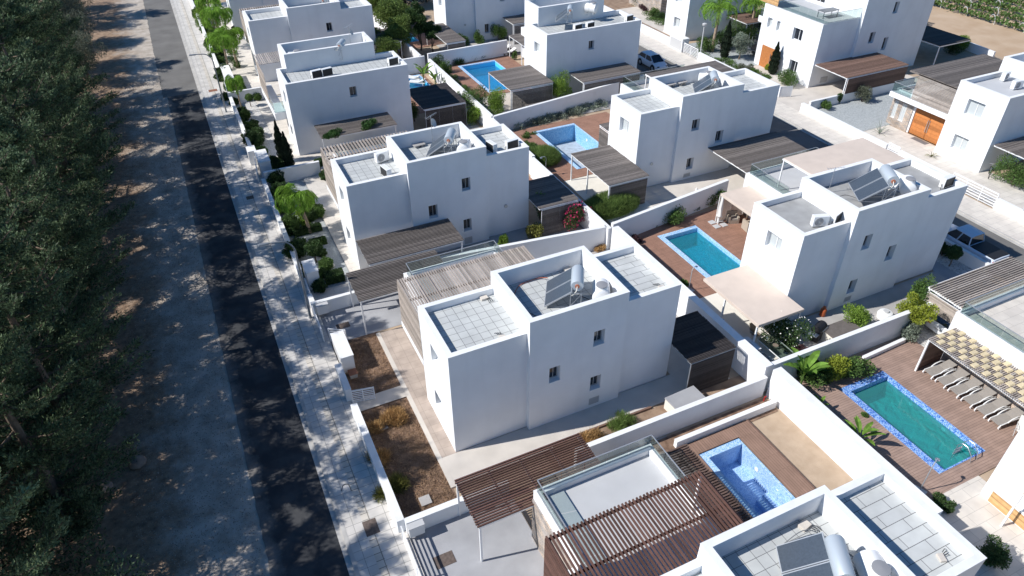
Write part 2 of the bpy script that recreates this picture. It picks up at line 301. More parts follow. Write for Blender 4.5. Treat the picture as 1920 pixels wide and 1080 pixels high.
def dup(root, loc, rz=None, label=None, group=None, scale=None):
    r = root.copy(); COL.objects.link(r); r.location = loc
    if rz is not None: r.rotation_euler = (0,0,rz)
    if label: r['label'] = label
    if group: r['group'] = group
    if scale: r.scale = (scale,)*3 if not isinstance(scale, tuple) else scale
    for ch in list(root.children):
        c = ch.copy(); COL.objects.link(c); c.parent = r
        for g in ch.children:
            d = g.copy(); COL.objects.link(d); d.parent = c
    return r
def npmesh(name, V, F, m, parent=None):
    """V (n,3), F (k,4)"""
    me = bpy.data.meshes.new(name); nv, nf = len(V), len(F); k = F.shape[1]
    me.vertices.add(nv); me.vertices.foreach_set('co', np.asarray(V, np.float32).ravel())
    me.loops.add(nf*k); me.loops.foreach_set('vertex_index', F.astype(np.int32).ravel())
    me.polygons.add(nf); me.polygons.foreach_set('loop_start', np.arange(0, nf*k, k, dtype=np.int32)); me.update(calc_edges=True); me.validate()
    me.materials.append(M[m]); o = bpy.data.objects.new(name, me); COL.objects.link(o)
    if parent: o.parent = parent
    return o
def leafquads(C, D, L, Wd, rng):
    """diamond leaves at C along D"""
    n = len(C); D = D/np.linalg.norm(D, axis=1)[:,None]; r = rng.normal(size=(n,3)); Sd = np.cross(D, r); Sd /= np.linalg.norm(Sd, axis=1)[:,None]+1e-9
    L = np.broadcast_to(np.asarray(L, float).reshape(-1,1), (n,1)); Wd = np.broadcast_to(np.asarray(Wd, float).reshape(-1,1), (n,1))
    V = np.stack([C-D*L/2, C+Sd*Wd/2, C+D*L/2, C-Sd*Wd/2], 1).reshape(-1,3); F = np.arange(n*4).reshape(-1,4); return V, F
def blobleaves(blobs, n, L, Wd, rng, up=.2, shell=.5, out=1.0):
    """leaves in a list of blobs (x,y,z,rx,ry,rz)"""
    B = np.array(blobs, float); vol = (B[:,3]*B[:,4]*B[:,5])**(2/3); idx = rng.choice(len(B), n, p=vol/vol.sum()); b = B[idx]
    d = rng.normal(size=(n,3)); d /= np.linalg.norm(d, axis=1)[:,None]; r = shell+(1-shell)*rng.random(n)**.6
    C = b[:,:3]+d*b[:,3:6]*r[:,None]; D = d*out+rng.normal(size=(n,3))*.6+np.array([0,0,up]); s = rng.uniform(.6,1.3,n)
    return leafquads(C, D, L*s, Wd*s, rng)
exec_order = 0
# ------------------------------------------------------------ ground, roads, paths
POOLS = {'N':(19.3,13.4,22.0,18.3), 'E':(29.65,30.8,33.2,37.05), 'big':(29.8,11.95,33.25,18.7), 'C':(29.5,49.4,34.05,58.15), 'B':(29.65,69.4,34.4,78.55), 'A':(21.9,72.6,24.6,78.0), 'T':(25.8,89.5,28.6,97.5)}
def plane(name, m, x0, y0, x1, y1, z, holes=(), extra=None):
    mb = MB(); mb.patch((x0,y0,z), (1,0,0), (0,1,0), x1-x0, y1-y0, [(a-x0,c-x0,b-y0,d-y0) for a,b,c,d in holes]); return struct(name, mb, m)
g = MB(); pl = list(POOLS.values())
g.patch((-400,-100,0), (1,0,0), (0,1,0), 900, 900, [(a+400,c+400,b+100,d+100) for a,b,c,d in pl])
struct('ground', g, 'soil_pale')
plane('field', 'field_soil', 90, -40, 420, 400, .004)
plane('dirt_verge', 'verge', -60, -20, -2.2, 220, .004)
def ribbon(name, m, xl, xr, y0, y1, z, step=1.0, jit=.12, seed=1):
    rg = random.Random(seed); mb = MB(); n = int((y1-y0)/step); a = [(xl+rg.uniform(-jit,jit), xr+rg.uniform(-jit*.3,jit*.3)) for _ in range(n+1)]
    for i in range(n): mb.face([(a[i][0],y0+i*step,z),(a[i][1],y0+i*step,z),(a[i+1][1],y0+(i+1)*step,z),(a[i+1][0],y0+(i+1)*step,z)])
    return struct(name, mb, m)
ribbon('road', 'asphalt_plain', -2.95, 1.02, 84.0, 220, .012, .5, .05, 5)
ribbon('road_shade_toned', 'asphalt_shade_toned', -2.5, 1.02, -20, 84.0, .03, .4, .035, 7)  # near stretch of the same road, its colour darkened for the tree shade
k = MB(); k.box(1.0,-20,0,1.2,220,.13); k.box(.75,-20,0,1.0,220,.045); struct('kerb', k, 'kerb_stone')
plane('pavement', 'pavers', 1.2, -20, 3.84, 220, .12)
plane('pavement_strip', 'pavers_strip', 2.05, -20, 2.45, 220, .124)
plane('manhole_cover', 'manhole_metal', 2.02, 21.05, 2.68, 21.95, .128)
plane('manhole_cover', 'manhole_metal', *P(463,375,.12)[:2], *(P(463,375,.12)+Vector((.6,.6,0)))[:2], .128)
plane('manhole_cover', 'brick_red', *P(392,173,.12)[:2], *(P(392,173,.12)+Vector((.9,.7,0)))[:2], .128)
# second street
plane('street', 'asphalt_plain', 48.4, -20, 53.6, 200, .008)
k = MB(); k.box(53.6,-20,0,53.75,200,.12); k.box(53.3,-20,0,53.6,200,.04); struct('kerb', k, 'kerb_stone')
plane('pavement', 'patio_tiles', 53.75, -20, 56.3, 200, .12)
k = MB(); k.box(48.4,-20,0,48.55,20,.12); struct('kerb', k, 'kerb_stone')
DECKS = [ # name, material, rect, z, pool holes
 ('driveway','concrete_grey',(3.75,8.0,9.3,20.45),.012,()),
 ('path','concrete',(3.8,4,7.75,8.0),.012,()),
 ('driveway','concrete_grey',(3.75,35.6,12.6,38.95),.012,()),
 ('patio','red_patio',(6.95,24.0,12.6,35.3),.09,()),
 ('patio','concrete_light',(6.95,22.3,21.6,24.0),.09,()),
 ('patio','concrete_light',(21.6,22.2,24.6,31.0),.05,()),
 ('path','concrete_light',(3.85,29.15,6.7,30.15),.08,()),
 ('patio','concrete',(18.5,28,25.4,38.9),.02,()),
 ('patio','patio_tiles',(6.95,39.3,11.95,58.5),.09,()),
 ('garden_bed','gravel_grey',(3.85,39.3,6.95,58.6),.01,()),
 ('path','patio_tiles',(3.85,39.4,6.95,41.6),.05,()),
 ('patio','concrete',(11.95,39.2,25.2,43.0),.012,()),
 ('deck','deck_red',(18,48,25.1,58.0),.015,()),
 ('garden_bed','gravel_white',(3.8,58.8,6.1,79.0),.01,()),
 ('patio','patio_tiles',(6.1,58.8,12.0,79.0),.05,()),
 ('patio','concrete',(12.0,58.8,25.2,63.4),.012,()),
 ('deck','deck_red',(18,67.4,25.1,78.5),.015,(POOLS['A'],)),
 ('patio','patio_tiles',(3.8,79.2,12.0,120),.05,()),
 ('deck','deck_red',(18,87,25.0,99.0),.015,()),
 # near plot of the first row
 ('deck','deck_brown_y',(18.55,13.0,23.25,19.05),.16,(POOLS['N'],)),
 ('patio','concrete',(15.4,10.3,18.6,20.2),.015,()),
 ('garden_bed','soil_dark',(15.0,18.95,25.4,20.1),.02,()),
 # second row
 ('deck','deck_taupe',(26.1,11.0,37.3,20.45),.05,(POOLS['big'],)),
 ('patio','patio_tiles',(26.1,2,31.5,11.0),.05,()),
 ('garden_bed','gravel_white',(37.3,18.2,42,20.7),.02,()),
 ('garden_bed','gravel_white',(26.2,21.05,47.4,22.3),.02,()),
 ('patio','concrete',(30.3,22.3,46.0,24.6),.05,()),
 ('patio','cream',(25.9,22.3,30.7,29.3),.05,()),
 ('deck','deck_red',(25.9,29.3,38.6,38.4),.05,(POOLS['E'],)),
 ('garden_bed','gravel_white',(46.0,22.3,47.5,30),.03,()),
 ('path','concrete_grey',(44.8,22.3,46.0,30),.05,()),
 ('patio','concrete_light',(31.9,39.5,48.4,43.9),.03,()),
 ('patio','cream',(27.4,39.5,31.9,48.0),.03,()),
 ('deck','deck_red',(26.3,48.0,38.5,59.2),.05,(POOLS['C'],)),
 ('patio','concrete_grey',(46.1,43,48.4,60),.03,()),
 ('patio','concrete',(36,59.8,48.4,65),.03,()),
 ('patio','concrete_light',(26.3,61,36,68.5),.03,()),
 ('deck','deck_red',(26.3,68.5,36.6,79.5),.05,(POOLS['B'],)),
 ('patio','concrete',(30,79.8,48,87),.03,()),
 ('deck','deck_red',(24.9,87,31,100),.05,(POOLS['T'],)),
 # beyond the second street
 ('patio','patio_tiles',(56.8,24,62,46),.04,()),
 ('garden_bed','gravel_grey',(57,44.0,72,50.0),.06,()),
 ('patio','concrete_light',(56.3,50.3,75,56),.03,()),
 ('garden_bed','gravel_grey',(57,56,75,73),.02,()),
 ('patio','concrete_light',(57.2,56,62,63),.04,()),
 ('garden_bed','soil',(56.8,74,66,100),.02,()),
 ('patio','concrete_light',(58.9,74,64,90),.03,()),
]
for di, (nm, m, r, z, h) in enumerate(DECKS): plane(nm, m, *r, z+di*.0006, h)
g = MB(); g.patch((3.85,20.7,.006),(1,0,0),(0,1,0),2.95,14.9); struct('garden_soil', g, 'soil_dark')
g = MB(); g.patch((12.0,20.6,.03),(1,0,0),(0,1,0),13.5,1.6); struct('garden_soil', g, 'soil')
e = MB()
e.box(6.7,22.0,0,6.95,35.35,.1); e.box(6.95,22.0,0,12.6,22.3,.1); struct('patio_edging', e, 'concrete_light')
e = MB(); e.box(13.2,22.2,0,19.0,22.32,.16); e.box(23.2,14.0,0,23.3,19.1,.18); struct('timber_edging', e, 'wood_brown')

# ------------------------------------------------------------ boundary walls
def wall(label, x0, y0, x1, y1, h, t=.22, top=True, z0=0, capm='white_coping', cat='wall', name='garden_wall', dz=0):
    a, b = Vector((x0,y0,0)), Vector((x1,y1,0)); c = (a+b)/2; d = b-a; L = d.length
    r = T(name, label, cat, (c.x, c.y, z0), math.atan2(d.y, d.x))
    mb = MB(); mb.box(-L/2,-t/2,0,L/2,t/2,h-.03); mb.obj('wall_body', 'white_wall', r)
    mb = MB(); mb.box(-L/2-.002,-t/2-.012,h-.03,L/2+.002,t/2+.012,h); mb.obj('wall_cap', capm, r)
    return r
wall('low white street wall along the nearer, longer half of the dry brown garden', 3.64,20.62,3.64,29.0,1.0,.36)
wall('short low white street wall beside the gate pillar of the dry brown garden', 3.64,30.2,3.64,32.6,1.0,.36)
wall('low white wall between the dry brown garden and the grey driveway at the bottom', 3.82,20.5,9.2,20.5,1.0,.3)
wall('white party wall running from the red-brown slatted carport to the empty mosaic pool plot', 13.0,20.4,25.4,20.4,1.5,.26)
wall('low white wall along the far edge of the brown deck beside the empty mosaic pool', 18.55,19.32,25.4,19.32,.55,.24)
wall('tall thick white wall between the empty mosaic pool plot and the large teal pool', 25.85,9.6,25.85,20.2,2.1,.55)
wall('tall thick white wall between the central house and the tan canopy terrace', 25.6,20.52,25.6,37.0,2.1,.5)
wall('white wall between the two driveways with the slatted carports, on the street side', 3.5,39.12,12.0,39.12,1.0,.26)
wall('white party wall behind the central house running up to the bougainvillea corner', 12.3,39.2,25.2,37.6,1.9,.26)
wall('low white street wall in front of the palm garden of the second house', 3.64,43.5,3.64,58.4,.9,.3)
wall('short low white street wall between the driveway gates of the second house', 3.64,39.3,3.64,40.3,.9,.3)
wall('white wall across the front garden behind the two pencil cypresses', 3.8,58.75,8.6,58.75,1.3,.26)
wall('low white street wall in front of the gravel strip of the third house', 3.64,64.5,3.64,78.6,1.0,.3)
wall('white wall across the front garden of the third house beside the tall palms', 3.5,78.9,7.6,78.9,1.3,.24)
wall('low white street wall behind the feathery palms at the top of the row', 3.64,88,3.64,130,1.0,.3)
wall('white wall beside the pool of the second house, seen past the red deck', 25.3,37.2,25.3,50.0,1.9,.3)
wall('white boundary wall with small shrubs in front, beside the bright blue pool', 25.75,59.5,25.75,77.5,1.9,.3)
wall('white boundary wall from the dry pool garden to the third house shelter', 25.5,50.2,25.5,59.2,1.9,.3)
wall('white wall at the far end of the banana bed behind the third house', 19.0,78.7,25.6,78.7,1.9,.25)
wall('white boundary wall beside the dark hedge at the top', 25.2,79,25.2,100,1.9,.3)
wall('white party wall behind the cyan pool, running from the bougainvillea to the tan awning', 25.8,37.7,37.9,39.4,1.9,.26)
wall('white party wall between the tan canopy terrace and the teal pool plot', 25.95,20.75,39.0,20.75,1.9,.26)
wall('white planter edge under the white wall at the far side of the teal pool deck', 32.9,19.95,36.6,20.1,.35,.2)
wall('white party wall behind the dry blue pool, below the storage chest', 25.8,59.5,45,62.3,1.9,.26)
wall('white party wall behind the bright blue pool with the dark grass border', 26.2,79.2,36.6,79.6,1.9,.26)
wall('white street wall beside the parked pickup truck', 47.6,22.7,47.6,27.5,1.0,.26)
wall('short white wall under the white slatted carport by the white parked car', 38.9,21.6,46.5,21.9,1.0,.2)
wall('longest white street wall across the second street, left of the small black-gapped gate', 56.55,39.6,56.55,50.4,1.0,.3)
wall('white street wall left of the wide slatted gate of the stone house', 56.55,32.9,56.55,38.2,1.0,.3)
wall('white street wall beside the pine shrub at the right edge of the photo', 56.55,14,56.55,28.6,1.0,.3)
wall('white street wall in front of the garden with the palms and the trampoline', 56.55,58.6,56.55,67.6,1.0,.3)
wall('white street wall above the parked car, topmost on the second street', 56.55,73.4,56.55,98,1.0,.3)
wall('white garden wall behind the grey gravel bed with the small olive tree', 57.5,50.3,72.5,50.3,1.0,.24)
wall('white wall along the brown field behind the tall white house', 88.0,52,89.5,64,1.0,.24)
wall('white planter wall holding the round green shrub of the tall white house', 57.3,54.4,57.3,57.2,1.1,.25)

# ------------------------------------------------------------ houses
def add_window(par, side, plane_, u0, u1, z0, z1, depth=.36, blind=False, vent=False, cross=False):
    """side 'S' faces -Y (u = x), side 'W' faces -X (u = y)"""
    w = MB(); p = MB(); t = .05
    def bx(mb, a, b, c, d, n0, n1):
        if side == 'S': mb.box(a, plane_+n0, c, b, plane_+n1, d)
        else: mb.box(plane_+n0, a, c, plane_+n1, b, d)
    if vent:
        bx(w, u0+.001, u1-.001, z0+.001, z1-.001, .02, .05)
        for i in range(6): bx(w, u0+.04, u1-.04, z0+.04+i*(z1-z0-.08)/6, z0+.07+i*(z1-z0-.08)/6, .005, .02)
        o = w.obj('vent', 'light_grey', par, True); return o
    for a, b, c, d in ((u0,u0+t,z0,z1),(u1-t,u1,z0,z1),(u0+t,u1-t,z0,z0+t),(u0+t,u1-t,z1-t,z1)): bx(w, a+.001 if a == u0 else a, b-.001 if b == u1 else b, c+.001, d-.001, depth-.07, depth)
    n = 2 if (u1-u0) > .9 else 1
    if n == 2: m = (u0+u1)/2; bx(w, m-.03, m+.03, z0+t, z1-t, depth-.07, depth)
    else: bx(w, u0+.56*(u1-u0), u0+.56*(u1-u0)+.03, z0+t, z1-t, depth-.06, depth-.01)
    if cross: bx(w, u0+t, u1-t, (z0+z1)/2-.02, (z0+z1)/2+.02, depth-.06, depth-.02)
    o = w.obj('window', 'plastic_white' if side == 'W' else 'light_grey', par, True)
    bx(p, u0+t, u1-t, z0+t, z1-t, depth-.03, depth-.025); p.obj('pane', 'window_blind' if blind else 'window_glass', o, True)
    s = MB(); bx(s, u0-.02, u1+.02, z0-.035, z0-.002, -.03, .06); s.obj('sill', 'white_coping', o, True)
    return o
def block(wm, cm, x0, y0, x1, y1, ztop, depth, sides='WSEN', S_=(), W_=(), pw=.28, z0=0, rd=.38, capz=.035, roofparts=None):
    """wm walls mesh, cm coping mesh; S_/W_ window holes (u0,u1,z0,z1)"""
    H = ztop-capz
    wm.patch((x0,y0,z0), (1,0,0), (0,0,1), x1-x0, H-z0, [(a-x0,b-x0,c-z0,d-z0) for a,b,c,d in S_], (0,1,0), rd)
    wm.patch((x0,y0,z0), (0,1,0), (0,0,1), y1-y0, H-z0, [(a-y0,b-y0,c-z0,d-z0) for a,b,c,d in W_], (1,0,0), rd)
    wm.face([(x1,y0,z0),(x1,y1,z0),(x1,y1,H),(x1,y0,H)]); wm.face([(x0,y1,z0),(x0,y1,H),(x1,y1,H),(x1,y1,z0)])
    if z0 > 0: wm.face([(x0,y0,z0),(x0,y1,z0),(x1,y1,z0),(x1,y0,z0)])
    ix0 = x0+(pw if 'W' in sides else 0); ix1 = x1-(pw if 'E' in sides else 0); iy0 = y0+(pw if 'S' in sides else 0); iy1 = y1-(pw if 'N' in sides else 0); zr = ztop-depth
    e = .012
    if 'W' in sides: wm.face([(ix0,iy0,zr),(ix0,iy1,zr),(ix0,iy1,H),(ix0,iy0,H)]); cm.box(x0-e, y0-e, H, ix0+e, y1+e, ztop)
    if 'E' in sides: wm.face([(ix1,iy0,zr),(ix1,iy1,zr),(ix1,iy1,H),(ix1,iy0,H)]); cm.box(ix1-e, y0-e, H, x1+e, y1+e, ztop)
    xa = ix0+e if 'W' in sides else x0; xb = ix1-e if 'E' in sides else x1
    if 'S' in sides: wm.face([(ix0,iy0,zr),(ix1,iy0,zr),(ix1,iy0,H),(ix0,iy0,H)]); cm.box(xa, y0-e, H, xb, iy0+e, ztop)
    if 'N' in sides: wm.face([(ix0,iy1,zr),(ix1,iy1,zr),(ix1,iy1,H),(ix0,iy1,H)]); cm.box(xa, iy1-e, H, xb, y1+e, ztop)
    return (ix0, iy0, ix1, iy1, zr)
def roof(par, r, m='roof_paving'):
    mb = MB(); x0, y0, x1, y1, z = r; mb.patch((x0-.01,y0-.01,z+.002), (1,0,0), (0,1,0), x1-x0+.02, y1-y0+.02); return mb.obj('roof', m, par, True)
def slatmesh(mb, x0, y0, x1, y1, z, along, pitch, w, h, rg=None, jit=0.0):
    rg = rg or random.Random(3)
    if along == 'x':
        n = int((y1-y0-w)/pitch)+1
        for i in range(n):
            y = y0+i*pitch; j = rg.uniform(-jit, jit); mb.box(x0+rg.uniform(-.02,.02), y+j, z, x1+rg.uniform(-.02,.02), y+w+j, z+h+rg.uniform(0,.004))
    else:
        n = int((x1-x0-w)/pitch)+1
        for i in range(n):
            x = x0+i*pitch; j = rg.uniform(-jit, jit); mb.box(x+j, y0+rg.uniform(-.02,.02), z, x+w+j, y1+rg.uniform(-.02,.02), z+h+rg.uniform(0,.004))
def frame(mb, x0, y0, x1, y1, z, w=.08, h=.12, cross=None, cn=2):
    mb.box(x0,y0,z-h,x1,y0+w,z); mb.box(x0,y1-w,z-h,x1,y1,z); mb.box(x0,y0+w,z-h,x0+w,y1-w,z); mb.box(x1-w,y0+w,z-h,x1,y1-w,z)
    for i in range(1, cn+1):
        if cross == 'y': x = x0+(x1-x0)*i/(cn+1); mb.box(x-w/2,y0+w,z-h*.9,x+w/2,y1-w,z-.003)
        if cross == 'x': y = y0+(y1-y0)*i/(cn+1); mb.box(x0+w,y-w/2,z-h*.9,x1-w,y+w/2,z-.003)
def vslats(mb, side, plane_, u0, u1, z0, z1, pitch=.07, w=.045, t=.03):
    """screen of horizontal slats stacked in z"""
    n = int((z1-z0)/pitch)
    for i in range(n):
        z = z0+i*pitch
        if side == 'S': mb.box(u0, plane_, z, u1, plane_+t, z+w)
        else: mb.box(plane_, u0, z, plane_+t, u1, z+w)
def glass_rail(par, pts, zb, zt, frame_m='galv', posts=True, name='glass_railing'):
    gl = MB(); rl = MB()
    for a, b in zip(pts, pts[1:]):
        A = Vector((*a,0)); B = Vector((*b,0)); d = (B-A); L = d.length; n = max(1, round(L/1.25)); d.normalize()
        for i in range(n):
            p = A+d*(L*i/n+.015); q = A+d*(L*(i+1)/n-.015); gl.beam(p+Vector((0,0,(zb+zt)/2)), q+Vector((0,0,(zb+zt)/2)), .012, zt-zb-.04)
        rl.beam(A+Vector((0,0,zt)), B+Vector((0,0,zt)), .045, .03); rl.beam(A+Vector((0,0,zb)), B+Vector((0,0,zb)), .05, .05)
    o = rl.obj(name, frame_m, par, True); gl.obj('glass', 'glass_rail', o, True); return o

def villa(name, label, group, fx, y0, kind=1, mx=None, rx=None, ex=None, win=(), vents=(), wwin=(), rear=None, zt=(6.9,7.8,6.9), dep=(.4,1.05,.42), cat='house', roofm=('roof_paving','roof_paving','roof_paving_loose'), ylen=4.55, light=None, mdy=.3):
    """type 1 plan: front block fx..mx, middle block mx..rx (taller, steps out), right block rx..ex"""
    r = T(name, label, cat, (fx, y0, 0), 0, group); wm = MB(); cm = MB(); rr = []
    def inb(u, a, b): return a <= u < b
    if kind == 1:
        rr.append(block(wm, cm, fx, y0, mx+.06, y0+ylen-.12, zt[0], dep[0], 'WSN', [w for w in win if w[0] < mx], wwin))
        rr.append(block(wm, cm, mx, y0-mdy, rx, y0+ylen-.1, zt[1], dep[1], 'WSEN', [w for w in list(win)+list(vents) if mx <= w[0] < rx]))
        rr.append(block(wm, cm, rx-.06, y0+.0, ex, y0+ylen, zt[2], dep[2], 'SEN', [w for w in win if w[0] >= rx]))
    else:      # type 2 plan: one long low block with a tall box behind
        rr.append(block(wm, cm, fx, y0, ex, y0+4.3, zt[0], dep[0], 'WSEN', win, wwin))
        rr.append(block(wm, cm, mx, y0+3.9, rx, y0+7.2, zt[1], dep[1], 'WSEN'))
    wm.obj('wall', 'white_render', r, True); cm.obj('coping', 'white_coping', r, True)
    for q, m in zip(rr, roofm): roof(r, q, m)
    pl_ = {}
    for w in win:
        pp = y0-(mdy if (kind == 1 and mx <= w[0] < rx) else 0); add_window(r, 'S', pp, *w)
    for w in vents: add_window(r, 'S', y0-mdy, *w, vent=True)
    for i, w in enumerate(wwin): add_window(r, 'W', fx, *w, blind=(i % 2 == 0))
    if light:
        l = MB(); l.tube([(light[0], y0-.07, light[1]), (light[0], y0+.02, light[1])], .14, 16); l.obj('wall_light', 'galv', r, True, smooth=True)
    return r
WM = lambda dx=0: ((15.75+dx,16.42+dx,4.8,5.8),(13.15+dx,13.8+dx,3.2,4.25),(15.75+dx,16.42+dx,1.5,2.5))
VM = ((15.76,16.42,.3,.85),)
H = {}
H['N'] = villa('house', 'nearest white house, cut off at the bottom edge, with a red-brown slatted roof terrace', 'white villas of the first row', 7.76, 5.9, mx=12.0, rx=17.75, ex=21.33, win=((15.75,16.42,4.8,5.8),), wwin=((7.6,8.8,4.5,5.65),))
H['M'] = villa('house', 'central white house with pale tiled roofs and a dry brown garden in front', 'white villas of the first row', 7.76, 24.05, mx=11.98, rx=17.72, ex=21.3, win=WM(), vents=VM, wwin=((25.65,26.8,4.5,5.65),(25.8,26.85,1.2,2.3)))
H['H'] = villa('house', 'white house behind the central one, with a feathery palm and hedges in its front garden', 'white villas of the first row', 7.72, 42.75, mx=11.94, rx=17.82, ex=21.35, win=((15.84,16.5,4.7,5.7),(13.2,13.87,3.07,4.13),(15.8,16.44,1.28,2.28)), vents=((15.8,16.44,.1,.7),), wwin=((44.3,45.5,4.5,5.65),(44.4,45.5,1.2,2.3)), light=(19.4,2.4))
H['A'] = villa('house', 'third white house of the first row, long tiled roof with a raised box behind', 'white villas of the first row', 7.62, 63.15, kind=2, mx=8.5, rx=16.9, ex=18.85, win=((13.15,13.8,4.75,5.7),), wwin=((64.6,65.7,4.4,5.6),(64.6,65.7,1.2,2.3)), zt=(6.9,8.2), dep=(.4,1.2), mdy=0)
H['A2'] = villa('house', 'white house at the top left behind the tall palms', 'white villas of the first row', 7.6, 83.6, mx=11.8, rx=17.75, ex=21.4, win=((15.84,16.48,4.73,5.7),(12.95,13.58,3.1,4.15)), wwin=((85.2,86.4,4.5,5.65),(85.2,86.4,1.2,2.3)))
H['A3'] = villa('house', 'white house at the very top left edge, farthest of the first row', 'white villas of the first row', 7.6, 103.5, mx=11.8, rx=17.75, ex=21.4)
H['N2'] = villa('house', 'white house at the right edge with the sand tiled pergola and the teal pool', 'white villas of the second row', 30.62, 5.8, mx=34.45, rx=40.6, ex=44.8)
H['E'] = villa('house', 'white house in the middle right with grey screed roofs and a tan canopy terrace', 'white villas of the second row', 30.72, 24.8, mx=34.45, rx=40.62, ex=44.85, win=((35.82,36.5,4.57,5.65),(38.55,39.25,2.9,4.05),(35.88,36.55,1.06,2.12)), vents=((35.88,36.5,.33,.75),), wwin=((26.3,27.6,4.6,5.75),), roofm=('screed','screed','screed'))
H['C'] = villa('house', 'white house in the upper middle between the drained blue pool and a boarded carport', 'white villas of the second row', 31.9, 44.0, mx=35.62, rx=41.82, ex=46.15, win=((36.95,37.72,4.57,5.55),(39.7,40.48,2.9,4.0),(37.0,37.7,.98,2.02)), vents=((36.85,37.58,.22,.6),), wwin=((45.5,46.85,4.4,5.65),), light=(33.5,2.2))
H['B'] = villa('house', 'white house at the top middle beside the bright blue pool, with a long flat roof', 'white villas of the second row', 34.37, 64.93, kind=2, mx=35.35, rx=43.4, ex=45.8, win=((39.4,40.06,4.65,5.57),), wwin=((66.5,67.75,4.4,5.5),), zt=(6.9,8.5), dep=(.4,1.2), mdy=0)
H['T'] = villa('house', 'white house cut off at the top edge, behind the bright blue pool', 'white villas of the second row', 31.3, 86.2, mx=35.2, rx=41.4, ex=45.6, win=((38.6,39.3,4.65,5.7),(36.4,37.05,.95,2.1)), wwin=((87.4,88.6,4.4,5.6),), light=(33.8,2.3))
# terraces and roof pergolas of the first row ------------------------------------------------
def terrace(par, x0, y0, x1, y1, zt=3.55, dep=.35, floor='screed_pale', rail=None, sides='WEN', railz=4.35, W_=()):
    wm = MB(); cm = MB(); q = block(wm, cm, x0, y0, x1, y1, zt, dep, sides, W_=W_); wm.obj('terrace_wall', 'white_render', par, True); cm.obj('terrace_coping', 'white_coping', par, True)
    o = roof(par, q, floor); o.name = 'terrace_floor'
    if rail: glass_rail(par, rail, zt+.02, railz)
def roofpergola(par, x0, y0, x1, y1, z, m, screen_x=None, sz=(3.05,6.0), pitch=.17, w=.07, h=.09, cross=True):
    s = MB(); slatmesh(s, x0, y0, x1, y1, z, 'y', pitch, w, h, jit=.004); o = s.obj('pergola_slats', m, par, True)
    f = MB(); frame(f, x0+.05, y0+.05, x1-.05, y1-.05, z-.005, .08, .14, 'x', 1); f.obj('pergola_frame', m, par, True)
    p = MB(); p.box(x1-.15,y1-.15,3.2,x1-.05,y1-.05,z-.15); p.box(x0+.05,y1-.15,3.2,x0+.15,y1-.05,z-.15); p.obj('pergola_post', 'white_paint', par, True)
    if screen_x is not None:
        s = MB(); vslats(s, 'W', screen_x, y0, y1, sz[0], sz[1], .075, .062); s.obj('screen', m, par, True)
        b = MB(); b.box(screen_x-.03, y0, sz[0]-.35, screen_x+.55, y1, sz[0]-.01); b.box(screen_x+.55, y0, sz[0]-.35, 9.21, y1, sz[0]-.05); b.obj('balcony', 'white_render', par, True)
terrace(H['N'], 9.2, 10.45, 15.45, 17.72, rail=[(9.32,10.6),(9.32,17.6),(15.33,17.6),(15.33,14.2)])
sw = MB(); sw.box(9.13,13.0,0,9.2,17.7,3.0); sw.obj('stone_cladding', 'stone_wall_y', H['N'], True)
roofpergola(H['N'], 7.78, 10.36, 15.15, 13.95, 6.0, 'wood_red', 7.76)
terrace(H['M'], 9.2, 28.5, 15.6, 36.2, rail=[(9.4,33.5),(9.4,36.05),(15.45,36.05),(15.45,32.8)])
roofpergola(H['M'], 7.78, 28.42, 15.9, 32.3, 6.0, 'wood_pale', 7.76, pitch=.15, w=.085)
terrace(H['H'], 9.2, 47.2, 15.6, 54.9, rail=[(9.4,52.0),(9.4,54.75),(15.45,54.75)])
roofpergola(H['H'], 7.74, 47.2, 14.6, 50.9, 6.1, 'wood_pale', 7.72, pitch=.25, w=.10)
terrace(H['A'], 8.6, 70.3, 15.6, 76.3)
b = MB(); b.box(6.6,66.8,2.3,7.61,74.5,3.0); b.obj('balcony', 'white_render', H['A'], True)
s = MB(); vslats(s, 'W', 6.62, 69.5, 74.5, 3.0, 5.9, .09, .06); s.obj('screen', 'wood_pale', H['A'], True)
s = MB(); slatmesh(s, 6.65, 71.8, 12.0, 75.0, 6.0, 'y', .19, .08, .08); s.obj('pergola_slats', 'wood_pale', H['A'], True)
glass_rail(H['A'], [(6.65,69.4),(6.65,66.9),(7.6,66.9)], 3.0, 4.0)
terrace(H['A2'], 9.2, 88, 15.6, 96)
roofpergola(H['A2'], 7.62, 87.9, 15.6, 91.8, 6.1, 'wood_pale', 7.6, pitch=.25, w=.10)
# terraces of the second row
terrace(H['E'], 37.7, 29.25, 44.6, 37.3, rail=[(37.85,33.0),(37.85,37.15),(44.45,37.15),(44.45,35.4)], floor='screed_pale')
cv = MB(); cv.box(38.3,29.3,5.85,46.2,34.6,5.92); cv.obj('canopy', 'fabric_tan', H['E'], True)
cf = MB(); frame(cf, 38.25,29.25,46.25,34.65,5.85,.08,.1,'y',2); cf.box(38.3,34.5,3.5,38.38,34.58,5.75); cf.box(46.1,34.5,0,46.2,34.6,5.75); cf.obj('canopy_frame', 'white_paint', H['E'], True)
terrace(H['C'], 38.9, 48.4, 46.6, 57.6, rail=[(39.05,53.9),(39.05,57.45),(46.4,57.45)], floor='concrete')
s = MB(); slatmesh(s, 38.9, 48.7, 46.9, 53.6, 5.85, 'x', .14, .12, .05, jit=.01); s.obj('pergola_slats', 'wood_grey', H['C'], True)
s = MB(); frame(s, 38.9,48.7,46.9,53.65,5.85,.1,.14,'y',2); s.box(38.95,53.5,3.5,39.03,53.6,5.7); s.obj('pergola_frame', 'white_paint', H['C'], True)
terrace(H['B'], 38.0, 72.1, 45.6, 78.5)
terrace(H['N2'], 37.25, 10.3, 46, 18.3, rail=[(37.4,10.6),(37.4,18.15),(46,18.15)], floor='patio_tiles')
